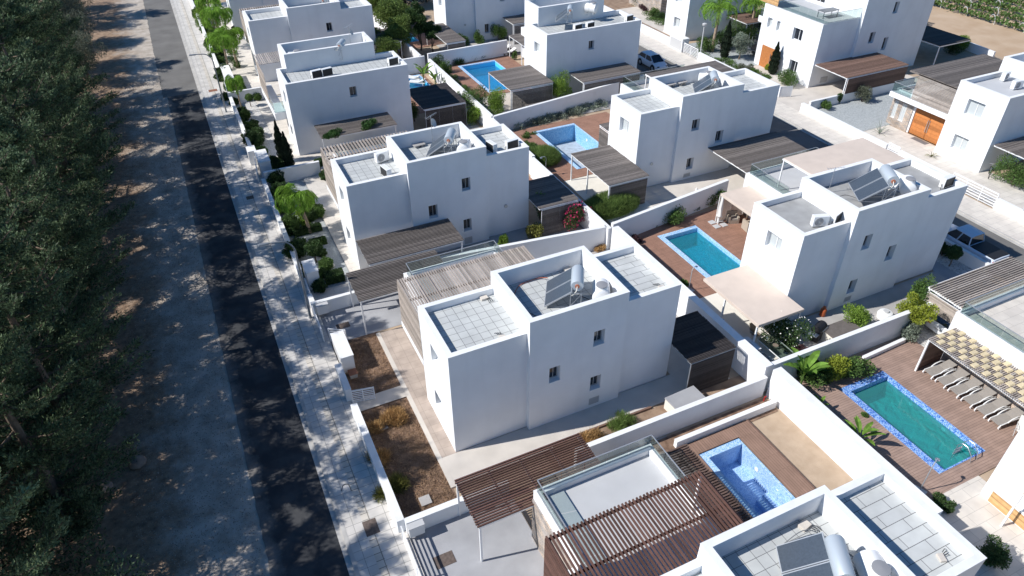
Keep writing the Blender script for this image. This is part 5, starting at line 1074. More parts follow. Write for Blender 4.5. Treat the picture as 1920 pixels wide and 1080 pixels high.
def solar(): # +x is the upslope direction
    t = T('solar_water_heater', 'placeholder', 'water heater', (0,0,-200)); f = MB(); tilt = math.atan2(.95, 1.25); L = 1.75
    for k in range(2):
        y0 = k*1.12; ca, sa = math.cos(tilt), math.sin(tilt)
        def q(u, y, n): return (u*ca-n*sa, y, .1+u*sa+n*ca)
        c = MB(); c.hexa([q(0,y0,0),q(L,y0,0),q(L,y0+1.08,0),q(0,y0+1.08,0),q(0,y0,.08),q(L,y0,.08),q(L,y0+1.08,.08),q(0,y0+1.08,.08)]); o = c.obj('collector', 'galv', t)
        c = MB(); c.face([q(.04,y0+.04,.083),q(L-.04,y0+.04,.083),q(L-.04,y0+1.04,.083),q(.04,y0+1.04,.083)]); c.obj('collector_glass', 'collector_glass', o)
    for y in (.2, 1.1, 2.0):
        f.beam((1.3,y,0),(1.3,y,1.0),.04,.04); f.beam((1.85,y,0),(1.85,y,1.0),.04,.04); f.beam((1.3,y,.98),(1.9,y,.98),.04,.04); f.beam((.05,y,.05),(1.85,y,.05),.03,.03); f.beam((1.3,y,.1),(1.85,y,.95),.03,.03)
    f.beam((1.3,.2,.55),(1.3,2.0,.55),.04,.04); f.obj('stand', 'galv', t)
    c = MB(); c.tube([(1.62,.35,1.33),(1.62,.42,1.33),(1.62,1.78,1.33),(1.62,1.85,1.33)], [.31,.34,.34,.31], 24); c.obj('tank', 'tank_steel', t, smooth=True)
    c = MB(); c.tube([(1.62,.30,1.33),(1.62,.352,1.33)], .12, 14); c.obj('tank_cap', 'copper', t, smooth=True)
    c = MB(); c.tube([(1.62,.3,1.33),(1.6,.12,1.2),(1.45,.05,1.0),(1.35,.02,.95)], .025, 8); c.obj('pipe', 'cream', t, smooth=True); return t
def watertank():
    t = T('water_tank', 'placeholder', 'water tank', (0,0,-200)); c = MB(); c.tube([(0,-.62,.52),(0,-.55,.52),(0,.55,.52),(0,.62,.52)], [.36,.46,.46,.36], 26); c.obj('tank', 'plastic_white', t, smooth=True)
    c = MB(); c.lathe([(.30,.85),(.28,1.06),(.25,1.08)], 20, (0,-.2,0)); c.obj('neck', 'plastic_white', t, smooth=True)
    c = MB(); c.lathe([(.29,1.08),(.29,1.12),(.05,1.16)], 20, (0,-.2,0)); c.obj('lid', 'plastic_grey', t, smooth=True)
    c = MB(); c.box(-.4,-.45,0,.4,-.35,.14); c.box(-.4,.35,0,.4,.45,.14); c.obj('cradle', 'galv', t); return t
AC, SO, WT = ac_unit(), solar(), watertank()
GA, GS, GT = 'air conditioners on the flat roofs', 'solar water heaters on the roofs', 'white water tanks on the roofs'
for x, y, z, rz, lb in (
  (11.15,46.0,6.5,.25,'white air conditioner with a round grey fan on the second house front roof'),
  (10.75,43.6,6.5,1.75,'white air conditioner turned edge-on beside the one with the round fan'),
  (18.9,44.0,6.48,1.75,'white air conditioner seen edge-on on the right roof of the second house'),
  (20.4,43.75,6.48,3.3,'white air conditioner with dark coil at the right corner of the second house'),
  (10.7,64.55,6.5,3.35,'left one of the two air conditioners side by side on the third house'),
  (11.65,64.6,6.5,3.35,'right one of the two air conditioners side by side on the third house'),
  (17.9,64.6,6.5,3.35,'single air conditioner at the right end of the long roof of the third house'),
  (38.4,65.75,6.5,3.35,'air conditioner on the top middle house roof, left one of two'),
  (39.9,65.75,6.5,3.35,'air conditioner on the top middle house roof, second from the left'),
  (44.9,66.0,6.5,3.35,'air conditioner at the right end of the top middle house roof'),
  (32.85,25.75,6.5,-.35,'white air conditioner facing left on the grey screed roof'),
  (34.0,25.6,6.5,3.5,'air conditioner with dark coil beside the white one on the grey screed roof'),
  (44.1,25.8,6.48,3.2,'air conditioner with dark coil at the right corner of the grey screed house'),
  (65.3,36.9,6.48,.2,'air conditioner beside the parapet on the roof of the stone house'),
  (64.3,35.1,6.48,-.1,'air conditioner with a round fan, nearer one on the roof of the stone house')): place(AC, USED, (x,y,z), rz, lb, GA, 1.15)
for x, y, z, lb, s in ((13.75,25.55,6.75,'solar water heater with two grey collectors and a steel tank, on the central house',1.0),(13.77,7.6,6.75,'solar water heater at the bottom edge of the photo, on the nearest house',1.0),(36.25,26.0,7.07,'solar water heater with dark collectors on the grey screed house',1.1),(38.2,45.4,6.85,'solar water heater on the upper middle house beside the drained pool',.95),(14.0,44.5,6.75,'solar water heater on the second house, seen nearly edge-on',1.0),(12.2,67.6,7.0,'solar water heater in the raised box of the third house',.9),(36.4,66.9,7.3,'solar water heater in the raised box of the top middle house',.9),(14.6,84.4,6.75,'solar water heater on the house at the top left edge',.9)):
    place(SO, USED, (x,y,z), R_(-31), lb, GS, s)
for x, y, z, lb, rz in ((16.75,24.95,6.75,'white water tank with a grey lid beside the heater of the central house',-.5),(16.95,7.1,6.75,'white cylindrical water tank at the bottom edge of the photo',-.45),(39.95,25.7,7.07,'white water tank with a dark round lid on the grey screed house',-.8),(40.4,46.9,6.86,'white water tank behind the steel tank on the upper middle house',.9),(16.7,43.9,6.75,'white water tank near the parapet step of the second house',-.5),(9.6,67.9,7.0,'white upright-lidded water tank at the left end of the raised box of the third house',1.2),(41.5,68.3,7.3,'white water tank in the raised box of the top middle house',.6)):
    place(WT, USED, (x,y,z), rz, lb, GT, 1.05)
def antenna(label, p, h=1.6, rz=0, dish=False):
    t = T('antenna', label, 'antenna', p, rz); m = MB(); m.tube([(0,0,0),(0,0,h)], .02, 6); m.obj('mast', 'galv', t)
    m = MB(); m.tube([(-.5,0,h-.1),(.6,0,h+.05)], .012, 5)
    for i in range(7): x = -.45+i*.16; m.tube([(x,-.25+.02*i,h-.09+.13*(x+.5)/1.1),(x,.25-.02*i,h-.09+.13*(x+.5)/1.1)], .007, 4)
    m.obj('aerial', 'galv', t)
    if dish: m = MB(); m.lathe([(.02,0),(.2,.03),(.33,.1)], 18, caps=False); o = m.obj('dish', 'light_grey', t, smooth=True); o.location = (.0,-.15,h*.75); o.rotation_euler = (1.1,0,.4)
    return t
antenna('thin aerial with a small dish on the raised roof of the second house', (15.3,46.7,6.75), 2.2, .4, True)
antenna('thin bent aerial mast in the raised roof of the grey screed house', (36.1,28.3,7.07), 1.5, -.5)
antenna('thin aerial behind the heater in the raised box of the third house', (15.2,69.2,7.0), 2.3, .6, True)
antenna('thin aerial on the raised box of the top middle house', (40.6,67.3,7.3), 1.9, .2)
def roofbox(label, p, rz=0, s=1):
    t = T('roof_outlet', label, 'roof outlet', p, rz); m = MB(); s *= .72; m.box(-.28*s,-.2*s,0,.28*s,.2*s,.18*s); m.obj('block', 'concrete_light', t, bevel=.01)
    m = MB()
    for k in range(3): m.tube([(.05+.07*k,-.2*s,.1),(.08+.1*k,-.4*s,.16),(.12+.12*k,-.62*s,.02)], .014, 5)
    m.obj('cable', 'black_plastic', t); return t
roofbox('pale block with cable stubs by the far parapet of the central house front roof', (11.35,28.0,6.5)); roofbox('pale block with cable stubs at the near parapet of the central house front roof', (10.9,24.7,6.5), 2.8, .8)
roofbox('pale block with cable stubs on the right roof of the central house', (20.5,24.7,6.48), 2.9, .8); roofbox('pale block by the far parapet of the raised roof of the central house', (16.5,28.0,6.75), .1, 1.2)
roofbox('pale block by the far parapet of the nearest raised roof', (16.5,9.75,6.75), .2, 1.1); roofbox('cable stubs on a block on the nearest right roof', (20.2,6.7,6.48), 1.2, .8)
roofbox('block with cable loops on the front roof of the upper middle house', (35.0,44.7,6.5), 1.0, .7)
for lb, x, y, z, rz in (('dark slab against the far parapet of the second house',14.2,46.6,6.75,.1),('dark slab in the raised roof of the upper middle house, left one',37.6,48.0,6.86,.1),('dark slab in the raised roof of the upper middle house, right one',38.8,48.0,6.86,.1)):
    t = T('roof_slab', lb, 'slab', (x,y,z), rz); m = MB(); m.box(-.45,-.2,.14,.45,.2,.2); m.obj('slab', 'concrete', t); m = MB(); m.box(-.3,-.15,0,-.1,.15,.14); m.obj('support', 'concrete', t); m = MB(); m.box(.1,-.15,0,.3,.15,.14); m.obj('support', 'concrete', t)
def hose(label, pts, m='black_plastic', r=.016, name='hose'):
    P_ = [Vector(p) for p in pts]; out = []
    for i in range(len(P_)-1):
        a = P_[max(i-1,0)]; b = P_[i]; c = P_[i+1]; d = P_[min(i+2,len(P_)-1)]
        for k in range(6):
            t = k/6; out.append(.5*((2*b)+(-a+c)*t+(2*a-5*b+4*c-d)*t*t+(-a+3*b-3*c+d)*t**3))
    out.append(P_[-1]); mb = MB(); mb.tube(out, r, 6); return tag(mb.obj(name, m, smooth=True), label, name.replace('_',' '))
hose('black hose looping over the raised roof of the central house', [(12.4,27.2,6.78),(12.9,25.5,6.78),(13.6,24.5,6.78),(15.0,24.3,6.78),(16.2,24.9,6.78),(15.9,25.8,6.78)])
hose('thin red pipe running to the collectors of the central house', [(12.6,27.0,6.78),(13.4,27.9,6.8),(14.6,28.0,6.85),(15.0,27.6,7.0)], 'orange_paint', .02, 'pipe')
hose('orange pipe end at the collectors of the nearest house', [(13.2,8.6,6.78),(13.7,8.7,6.8),(14.1,8.5,6.9)], 'orange_paint', .025, 'pipe')
hose('grey pipe curving behind the steel tank of the nearest house', [(15.3,9.5,6.8),(16.2,9.4,7.2),(17.0,8.6,6.8),(17.2,7.8,6.8)], 'grey_metal', .02, 'pipe')
hose('black cable lying on the raised grey screed roof', [(34.9,28.5,7.09),(35.6,27.3,7.09),(36.4,27.1,7.09),(36.8,26.0,7.09)])

# ------------------------------------------------------------ street lamps
def lamp(label, p, h, arm, rz, group=None, m='lamp_metal'):
    t = T('street_lamp', label, 'street lamp', p, rz, group); b = MB(); n = 10
    pts = [(0,0,0),(0,0,h*.5),(0,0,h-.9)]+[(arm*.55*(1-math.cos(a)), 0, h-.9+.9*math.sin(a)) for a in [math.pi/2*k/6 for k in range(1,7)]]+[(arm,0,h+.05)]
    b.tube(pts, [.085,.07,.06]+[.05]*6+[.04], 10); b.obj('pole', m, t, smooth=True)
    b = MB(); b.lathe([(.13,0),(.13,.12),(.09,.2)], 12); b.obj('base', m, t, smooth=True)
    b = MB(); b.hexa([(arm-.1,-.09,h-.02),(arm+.55,-.13,h),(arm+.55,.13,h),(arm-.1,.09,h-.02),(arm-.1,-.05,h+.09),(arm+.5,-.08,h+.09),(arm+.5,.08,h+.09),(arm-.1,.05,h+.09)]); b.obj('lamp_head', m, t, bevel=.01); return t
LG = 'curved street lamps along the first pavement'
lamp('curved grey street lamp on the pavement beside the white driveway wall', P(583,598), 6.3, 1.5, math.pi*.97, LG); lamp('curved grey street lamp farther up the pavement, beside the tall feathery palm', P(425,212), 6.3, 1.5, math.pi*.97, LG)
t = T('street_lamp', 'straight white street lamp with a cylindrical head across the second street', 'street lamp', P(1311,113)); b = MB(); b.tube([(0,0,0),(0,0,4.1)], .07, 10); b.obj('pole','light_grey',t,smooth=True); b = MB(); b.lathe([(.2,4.1),(.26,4.2),(.26,4.35),(.1,4.42)],16); b.obj('lamp_head','light_grey',t,smooth=True)
lamp('pale lamp post foot at the right edge beside the white street wall', P(1909,415), 6, 1.4, math.pi, None, 'light_grey')

# ------------------------------------------------------------ gates, pillars, meter boxes
def pillar(label, x0, y0, x1, y1, h=1.5, door=True, name='meter_pillar', boxs='S'):
    t = T(name, label, 'pillar', (x0,y0,0)); b = MB(); b.box(x0,y0,0,x1,y1,h-.05); b.obj('body', 'white_wall', t, True); b = MB(); b.box(x0-.03,y0-.03,h-.05,x1+.03,y1+.03,h); b.obj('cap', 'white_coping', t, True)
    if door: b = MB(); b.box(x0-.02,y0+.15,.3,x0+.0,y1-.15,h-.25); b.obj('door', 'light_grey', t, True)
    return t
pillar('white meter pillar by the dry garden, its side facing the driveway', 3.9,32.7,4.65,35.2,1.25); pillar('white meter pillar with a flat top beside the bright green balls', 3.9,41.9,4.7,43.5,1.5); pillar('white block pillar beside the pencil cypresses of the third house', 3.75,60.3,4.7,62.9,1.5)
pillar('smaller white block joined to the pillar of the third house', 3.2,62.95,3.9,64.1,1.5); pillar('white meter pillar under the tall palms at the top of the row', 3.8,82.6,4.7,87.0,1.5)
pillar('white meter pillar with twin doors beside the slatted gate across the street', 56.2,70.6,57.2,73.2,1.7); pillar('white low pillar at the near corner of the tan canopy, with a grey top', 26.4,22.7,27.1,23.9,1.1,False)
def gate(label, x0, y0, x1, y1, h, m='white_paint', n=7, ms=3, z=.05, group=None, name='gate'):
    a = Vector((x0,y0,z)); b = Vector((x1,y1,z)); d = b-a; L = d.length; t = T(name, label, 'gate', a, math.atan2(d.y,d.x), group); f = MB()
    for i in range(ms): x = L*i/(ms-1); f.box(x-.03,-.03,0,x+.03,.03,h)
    f.box(-.03,-.022,h-.04,L+.03,.022,h-.002); f.obj('gate_frame', m, t); s = MB()
    for i in range(n): zz = .08+(h-.16)*i/(n-1); s.box(.03,-.015,zz-.03,L-.03,.015,zz+.03)
    s.obj('bars', m, t); return t
GG = 'white slatted gates'
gate('open white slatted gate leaf between the two halves of the dry garden', 3.75,30.0,5.0,29.75,1.0,group=GG); gate('white slatted gate beside the pillar of the dry garden, swung over the driveway', 4.8,35.3,3.9,35.9,1.1,group=GG)
gate('white slatted gate between the meter pillar and the driveway of the second house', 3.7,40.3,3.72,41.9,1.1,group=GG,n=8); gate('white slatted gate left of the block pillar of the third house', 3.3,59.0,3.6,62.3,1.2,group=GG)
gate('narrow white slatted gate at the head of the third house garden', 3.5,79.2,3.6,82.5,1.2,group=GG)
gate('long closed white sliding gate at the bottom, seen edge-on beside the pavement', 3.55,20.2,3.5,9.0,1.1,group=GG,ms=6,n=6); gate('long white sliding gate across the driveway of the central house, seen edge-on', 3.5,36.0,3.5,39.0,1.1,group=GG,ms=3,n=6)
gate('wide white slatted gate of the top house across the street', 56.4,70.4,56.4,67.7,1.3,group=GG,ms=3,n=8); gate('small white slatted gate with black gaps in the long street wall', 56.6,39.5,56.6,38.3,1.2,group=GG,ms=2,n=8)
gate('wide white slatted gate of the stone house near the bicycle', 56.6,32.8,56.6,28.7,1.3,group=GG,ms=4,n=6); gate('white solid planter gate in front of the round green shrub', 57.1,54.3,58.4,53.9,1.2,group=GG,ms=2,n=14)
gate('white slatted gate at the top of the second street', 56.5,83,56.5,80,1.2,group=GG,ms=2,n=8); gate('white slatted gate panel at the bottom right corner', 23.0,5.0,24.6,4.2,1.2,group=GG,ms=2,n=9)
def smallbox(label, name, cat, x0,y0,z0,x1,y1,z1, m, lid='galv', lidh=.04, rz=0, bev=.01):
    t = T(name, label, cat, ((x0+x1)/2,(y0+y1)/2,z0), rz); w, d, h = (x1-x0)/2, (y1-y0)/2, z1-z0; b = MB(); b.box(-w,-d,0,w,d,h-lidh); b.obj('body', m, t, bevel=bev); b = MB(); b.box(-w-.03,-d-.03,h-lidh,w+.03,d+.03,h); b.obj('lid', lid, t, bevel=bev); return t
smallbox('grey meter box fixed to the low wall at the bottom driveway','meter_box','meter box',3.85,20.0,.25,4.6,20.34,.95,'plastic_white','light_grey'); smallbox('grey meter box on the low wall of the central driveway','meter_box','meter box',3.75,38.6,.25,4.5,38.97,.95,'plastic_white','light_grey')
smallbox('grey storage box with a ribbed lid between the slatted shelter and the party wall','storage_box','storage box',19.7,20.95,0,21.7,22.0,.85,'cream','concrete_grey',.07,.05); smallbox('pale storage box with a grey board lid behind the white wall','storage_box','storage box',32.0,21.6,0,34.2,22.7,.9,'cream','wood_grey',.08)
smallbox('storage chest with a brown lid below the square panelled pergola','storage_box','storage box',30.8,61.6,0,32.8,62.5,1.0,'light_grey','wood_grey',.07); smallbox('concrete utility box on the soil at the foot of the white pillar','utility_box','utility box',4.15,32.0,0,4.6,32.5,.35,'concrete','brick_red')
smallbox('square concrete inspection cover near the cross wall of the dry garden','inspection_cover','inspection cover',5.0,21.6,0,5.5,22.1,.12,'concrete','concrete'); smallbox('square concrete inspection cover near the path of the dry garden','inspection_cover','inspection cover',4.5,27.3,0,5.0,27.8,.1,'concrete','concrete')
smallbox('brown doormat in front of the orange double door','doormat','doormat',61.4,39.3,.045,62.0,40.9,.07,'grey_metal','grey_metal',.01)
smallbox('dark oval drain grate on the grey bottom driveway','drain_grate','drain',4.5,18.1,.0,5.4,18.7,.03,'manhole_metal','manhole_metal',.012); smallbox('dark drain grate on the central driveway by the carport post','drain_grate','drain',4.6,36.9,.0,5.4,37.4,.03,'manhole_metal','manhole_metal',.012)
def rock(label, p, r, seed, m='rock'):
    rg_ = random.Random(seed); mb = MB(); mb.lathe([(r*.5*rg_.uniform(.8,1.2),0),(r*rg_.uniform(.9,1.1),r*.25),(r*.95,r*.5),(r*.6,r*.85),(r*.15,r*.98)], 9); mb.v = [(x*rg_.uniform(.85,1.15),y*rg_.uniform(.85,1.15),z*rg_.uniform(.9,1.1)) for x,y,z in mb.v]; o = mb.obj('boulder', m, smooth=True); o.location = p; return tag(o, label, 'rock')
rock('grey boulder lying on the dirt verge among the trees', P(258,870), .45, 3); rock('smaller pinkish stone on the dirt verge below the boulder', P(200,918), .4, 4); rock('second pinkish stone beside the small one on the verge', P(185,925), .3, 5); rock('white stone on the bright gravel beside the green balls', P(620,500), .28, 8, 'gravel_white')
lg = MB(); lg.tube([(0,0,.1),(.6,.3,.16),(1.3,.25,.12)], [.1,.08,.04], 7); lg.tube([(.5,.25,.15),(.8,.7,.3)], [.05,.02], 6); o = lg.obj('fallen_branch', 'bark', smooth=True); o.location = P(190,850); o.rotation_euler = (0,0,-.7); tag(o, 'fallen dead branch on the dirt verge left of the boulder', 'branch')

# ------------------------------------------------------------ cars
def wheel(par, x, y, r=.33, w=.22):
    s = 1 if y > 0 else -1; m = MB(); m.tube([(x,y-s*w,r),(x,y-s*.02,r),(x,y,r)], [r,r,r*.93], 22); o = m.obj('wheel', 'rubber', par, smooth=True); m = MB(); m.tube([(x,y-.01*s,r),(x,y+.012*s,r)], r*.62, 16); m.obj('rim', 'galv', o, smooth=True)
def car(label, p, rz, L=4.1, Wd=1.78, kind='hatch', paint='car_white', cat='car', name='parked_car'):
    t = T(name, label, cat, p, rz); w = Wd/2
    # stations: x, half width, z bottom, z shoulder(belt), half width at belt
    if kind == 'pickup': st = [(-L/2,.86,.45,1.02),(-L/2+.06,.98,.38,1.06),(-.75,1.0,.32,1.06),(.2,1.0,.3,1.05),(1.15,1.0,.3,1.08),(1.9,.98,.32,1.05),(2.35,.94,.36,.95),(L/2,.78,.42,.75)]
    else: st = [(-L/2,.80,.45,.88),(-L/2+.08,.92,.32,.98),(-L/2+.5,.99,.28,1.0),(-.3,1.0,.26,.96),(.7,1.0,.26,.95),(1.15,.98,.28,.92),(1.65,.94,.3,.82),(L/2-.06,.86,.33,.68),(L/2,.72,.4,.6)]
    ring = []
    for x, k, zb, zs in st:
        a = w*k; ring.append([(x,-a*.9,zb),(x,-a,zb+.12),(x,-a*1.0,(zb+zs)/2),(x,-a*.97,zs-.08),(x,-a*.86,zs),(x,0,zs+.03),(x,a*.86,zs),(x,a*.97,zs-.08),(x,a,(zb+zs)/2),(x,a,zb+.12),(x,a*.9,zb)])
    b = MB(); i0 = 0
    for r_ in ring: b.v += r_
    n = 11
    for i in range(len(ring)-1):
        for j in range(n): b.f.append((i*n+j, (i+1)*n+j, (i+1)*n+(j+1)%n, i*n+(j+1)%n))
    b.f.append(tuple(range(n))[::-1]); b.f.append(tuple((len(ring)-1)*n+j for j in range(n)))
    b.obj('body', paint, t, smooth=True, bevel=.02)
    if kind == 'pickup': gx = [(-.75,1.0),(-.6,1.68),(.65,1.72),(1.25,1.06)]
    else: gx = [(-L/2+.12,.98),(-L/2+.62,1.44),(.3,1.47),(1.2,.93)]
    (xa,za),(xb,zb_),(xc,zc),(xd,zd) = gx; wb, wt = w*.86, w*.68
    A = [(xa,-wb,za),(xd,-wb,zd),(xd,wb,zd),(xa,wb,za)]; Tp = [(xb,-wt,zb_),(xc,-wt,zc),(xc,wt,zc),(xb,wt,zb_)]
    g_ = MB(); g_.face([A[0],A[1],Tp[1],Tp[0]]); g_.obj('side_window', 'car_glass', t); g_ = MB(); g_.face([A[2],A[3],Tp[3],Tp[2]]); g_.obj('side_window', 'car_glass', t)
    g_ = MB(); g_.face([A[1],A[2],Tp[2],Tp[1]]); g_.obj('windshield', 'car_glass', t); g_ = MB(); g_.face([A[3],A[0],Tp[0],Tp[3]]); g_.obj('rear_window', 'car_glass', t)
    rf = MB(); m_ = (xb+xc)/2; q = [(xb-.06,-wt*1.02,zb_-.02),(xb+.2,-wt*1.02,zb_+.0),(m_,-wt*1.02,zb_+.02),(xc+.03,-wt*1.02,zc-.0)]
    for a, c in zip(q, q[1:]):
        rf.face([a, c, (c[0],-wt*.6,c[2]+.05), (a[0],-wt*.6,a[2]+.05)]); rf.face([(a[0],-wt*.6,a[2]+.05),(c[0],-wt*.6,c[2]+.05),(c[0],wt*.6,c[2]+.05),(a[0],wt*.6,a[2]+.05)]); rf.face([(a[0],wt*.6,a[2]+.05),(c[0],wt*.6,c[2]+.05),(c[0],-c[1],c[2]),(a[0],-a[1],a[2])])
    rf.obj('roof', paint, t, smooth=True)
    for sg in (-1,1):
        pm = MB(); pm.beam((xb-.03,sg*wt*1.0,zb_-.01),(xc+.03,sg*wt*1.0,zc-.01),.07,.05)
        for (x1,z1,x2,z2) in ((xa,za,xb,zb_),(xd,zd,xc,zc),((xa+xd)/2,(za+zd)/2,(xb+xc)/2+.05,zc)): pm.beam((x1,sg*wb*1.005,z1),(x2,sg*wt*1.01,z2),.07,.06)
        pm.obj('pillar', paint, t)

    for sg in (-1,1):
        for x in (-L/2+.8, L/2-.85): wheel(t, x, sg*w*.99, .34 if kind != 'pickup' else .38)
        m = MB(); m.box(xd-.35,sg*(w*.9),.98,xd-.17,sg*(w+.16),1.1); m.obj('mirror', paint, t, bevel=.02)
        m = MB(); m.box(L/2-.14,sg*w*.5,.62,L/2-.03,sg*w*.82,.74); m.obj('headlight', 'window_glass', t, bevel=.01)
        m = MB(); m.box(-L/2-.01,sg*w*.58,.72,-L/2+.14,sg*w*.93,.92); m.obj('tail_light', 'tail_red', t, bevel=.015)
        m = MB(); m.tube([(-L/2+.8,sg*w*.96,.36),(-L/2+.8,sg*w*1.003,.36)], .42, 20); m.obj('wheel_arch', 'black_plastic', t)
        m = MB(); m.tube([(L/2-.85,sg*w*.93,.36),(L/2-.85,sg*w*1.0,.36)], .42, 20); m.obj('wheel_arch', 'black_plastic', t)
    m = MB(); m.box(-L/2-.012,-.26,.62,-L/2+.02,.26,.73); m.obj('number_plate', 'light_grey', t)
    if kind == 'pickup':
        m = MB(); m.box(-L/2+.08,-w*.84,1.06,-.85,w*.84,1.12)
        for k in range(1,4): m.box(-L/2+.08,-w*.84,1.12,-L/2+.1,w*.84,1.125)
        m.obj('bed_cover', 'black_plastic', t, bevel=.01); m = MB(); m.box(-L/2-.09,-w*.8,.42,-L/2,w*.8,.55); m.obj('bumper', 'galv', t, bevel=.02)
    return t
car('white hatchback parked in the shade beside the top middle house', (50.3,68.2,.02), R_(-90), 4.2, 1.8, 'hatch', 'car_pearl')
car('silver-white pickup truck with a black bed cover, parked beside the white street wall', (49.0,25.6,.02), R_(90), 5.6, 1.92, 'pickup', 'car_pearl', 'pickup truck', 'pickup_truck')
car('white car with red tail lights parked under the slatted carport at the right', (41.0,19.6,.02), 0, 4.6, 1.85, 'hatch', 'car_white')

# ------------------------------------------------------------ terrace furniture
def lounger():
    t = T('sun_lounger', 'placeholder', 'sun lounger', (0,0,-200)); f = MB()   # head at +x
    for sg in (-1,1):
        y = sg*.31; pts = [(-.95,y,.12),(-.85,y,.3),(-.2,y,.34),(.35,y,.32),(.95,y,.26)]; f.tube(pts, .035, 8)
        ar = [(-.35,y*1.06,.34),(-.1,y*1.06,.50),(.3,y*1.06,.56),(.65,y*1.06,.42),(.8,y*1.06,.1)]; f.tube(ar, .035, 8)
    f.obj('frame', 'plastic_white', t, smooth=True)
    for x in (-.85, .8):
        for sg in (-1,1): m = MB(); m.tube([(x,sg*.31,0),(x,sg*.31,.28)], .03, 8); m.obj('leg', 'plastic_white', t, smooth=True)
    s = MB(); s.hexa([(-.95,-.28,.31),(.15,-.28,.33),(.15,.28,.33),(-.95,.28,.31),(-.95,-.28,.34),(.15,-.28,.36),(.15,.28,.36),(-.95,.28,.34)]); s.obj('seat', 'fabric_taupe', t)
    s = MB(); s.hexa([(.15,-.28,.33),(1.0,-.28,.52),(1.0,.28,.52),(.15,.28,.33),(.15,-.28,.36),(1.0,-.28,.55),(1.0,.28,.55),(.15,.28,.36)]); s.obj('backrest', 'fabric_taupe', t); return t
SL = lounger(); LGp = 'sun loungers under the sand tiled pergola'
names = ['farthest','second from the far end','third from the far end','fourth from the far end','fifth from the far end','nearest, beside the folding chairs']
for i in range(6): place(SL, USED, (36.15,17.2-i*.86,.05), R_(-4), 'taupe sun lounger in the row under the tiled pergola, '+names[i], LGp)
def plainlounger(label, p, rz, m, fm):
    t = T('sun_lounger', label, 'sun lounger', p, rz); f = MB(); f.box(-.95,-.32,.24,.95,.32,.3); f.obj('frame', fm, t, bevel=.01); s = MB(); s.box(-.93,-.3,.3,.2,.3,.37); s.obj('seat', m, t, bevel=.02); s = MB(); s.hexa([(.2,-.3,.3),(.93,-.3,.62),(.93,.3,.62),(.2,.3,.3),(.2,-.3,.37),(.9,-.3,.7),(.9,.3,.7),(.2,.3,.37)]); s.obj('backrest', m, t)
    for x in (-.85,.75):
        for y in (-.27,.27): l = MB(); l.box(x-.03,y-.03,0,x+.03,y+.03,.24); l.obj('leg', fm, t)
    return t
plainlounger('dark lounger with grey cushion by the bright blue pool, left of the pair', P(945,96), .1, 'fabric_white', 'wood_dark'); plainlounger('dark lounger with grey cushion by the bright blue pool, right of the pair', P(955,102), .1, 'fabric_white', 'wood_dark')
plainlounger('white plastic lounger beside the banana plants, farther one', P(776,150), -.9, 'plastic_white', 'plastic_white'); plainlounger('white plastic lounger beside the banana plants, nearer one', P(783,158), -.7, 'plastic_white', 'plastic_white')
def chair(label, p, rz, m='fabric_white', fm='light_grey', cat='chair', group=None):
    t = T('folding_chair', label, cat, p, rz, group); s = MB(); s.box(-.24,-.25,.42,.24,.25,.45); s.obj('seat', m, t); s = MB(); s.hexa([(.2,-.25,.45),(.24,-.25,.45),(.24,.25,.45),(.2,.25,.45),(.42,-.25,1.05),(.46,-.25,1.05),(.46,.25,1.05),(.42,.25,1.05)]); s.obj('backrest', m, t)
    for sg in (-1,1):
        l = MB(); l.tube([(-.24,sg*.27,0),(.2,sg*.27,.62)], .015, 6); l.obj('leg', fm, t); l = MB(); l.tube([(.28,sg*.27,0),(-.22,sg*.27,.62),(.3,sg*.27,.64)], .015, 6); l.obj('leg', fm, t)
    return t
chair('grey folding chair beside the last sun lounger, farther one', (35.9,11.9,.05), .6); chair('grey folding chair beside the last sun lounger, nearer one', (35.2,11.0,.05), 2.4, 'fabric_taupe')
# ladder and showers
def ladder(label, p, rz):
    t = T('pool_ladder', label, 'pool ladder', p, rz)
    for sg in (-1,1): m = MB(); m.tube([(-.35,sg*.25,-.7),(-.35,sg*.25,.45),(-.2,sg*.25,.72),(.1,sg*.25,.75),(.45,sg*.25,.4),(.55,sg*.25,0)], .025, 8); m.obj('handrail', 'steel', t, smooth=True)
    m = MB()
    for z in (-.55,-.25,.02): m.box(-.4,-.25,z,-.3,.25,z+.03)
    m.obj('steps', 'steel', t); return t
ladder('chrome pool ladder at the near right corner of the teal pool', (32.1,12.3,.06), R_(-90)); ladder('chrome pool ladder at the near end of the bright blue pool', (32.5,70.1,.06), R_(-90))
def shower(label, p, rz, h=2.2):
    t = T('pool_shower', label, 'shower', p, rz); m = MB(); m.tube([(0,0,0),(0,0,h*.9),(.1,0,h),(.45,0,h+.02)], .028, 8); m.obj('pipe', 'galv', t, smooth=True); m = MB(); m.lathe([(.02,.06),(.12,.0)], 12, (.45,0,h-.06)); m.obj('shower_head', 'steel', t, smooth=True); m = MB(); m.box(-.3,-.3,0,.3,.3,.03); m.obj('tray', 'light_grey', t); return t
shower('thin pool shower at the near left corner of the teal pool', (27.9,11.6,.05), .3); shower('thin pool shower at the near left corner of the cyan pool', P(1291,545,.05), .3, 1.9); shower('white-framed shower mast beside the boarded pergola of the drained pool', P(1023,330,.05), 3.0, 1.9)
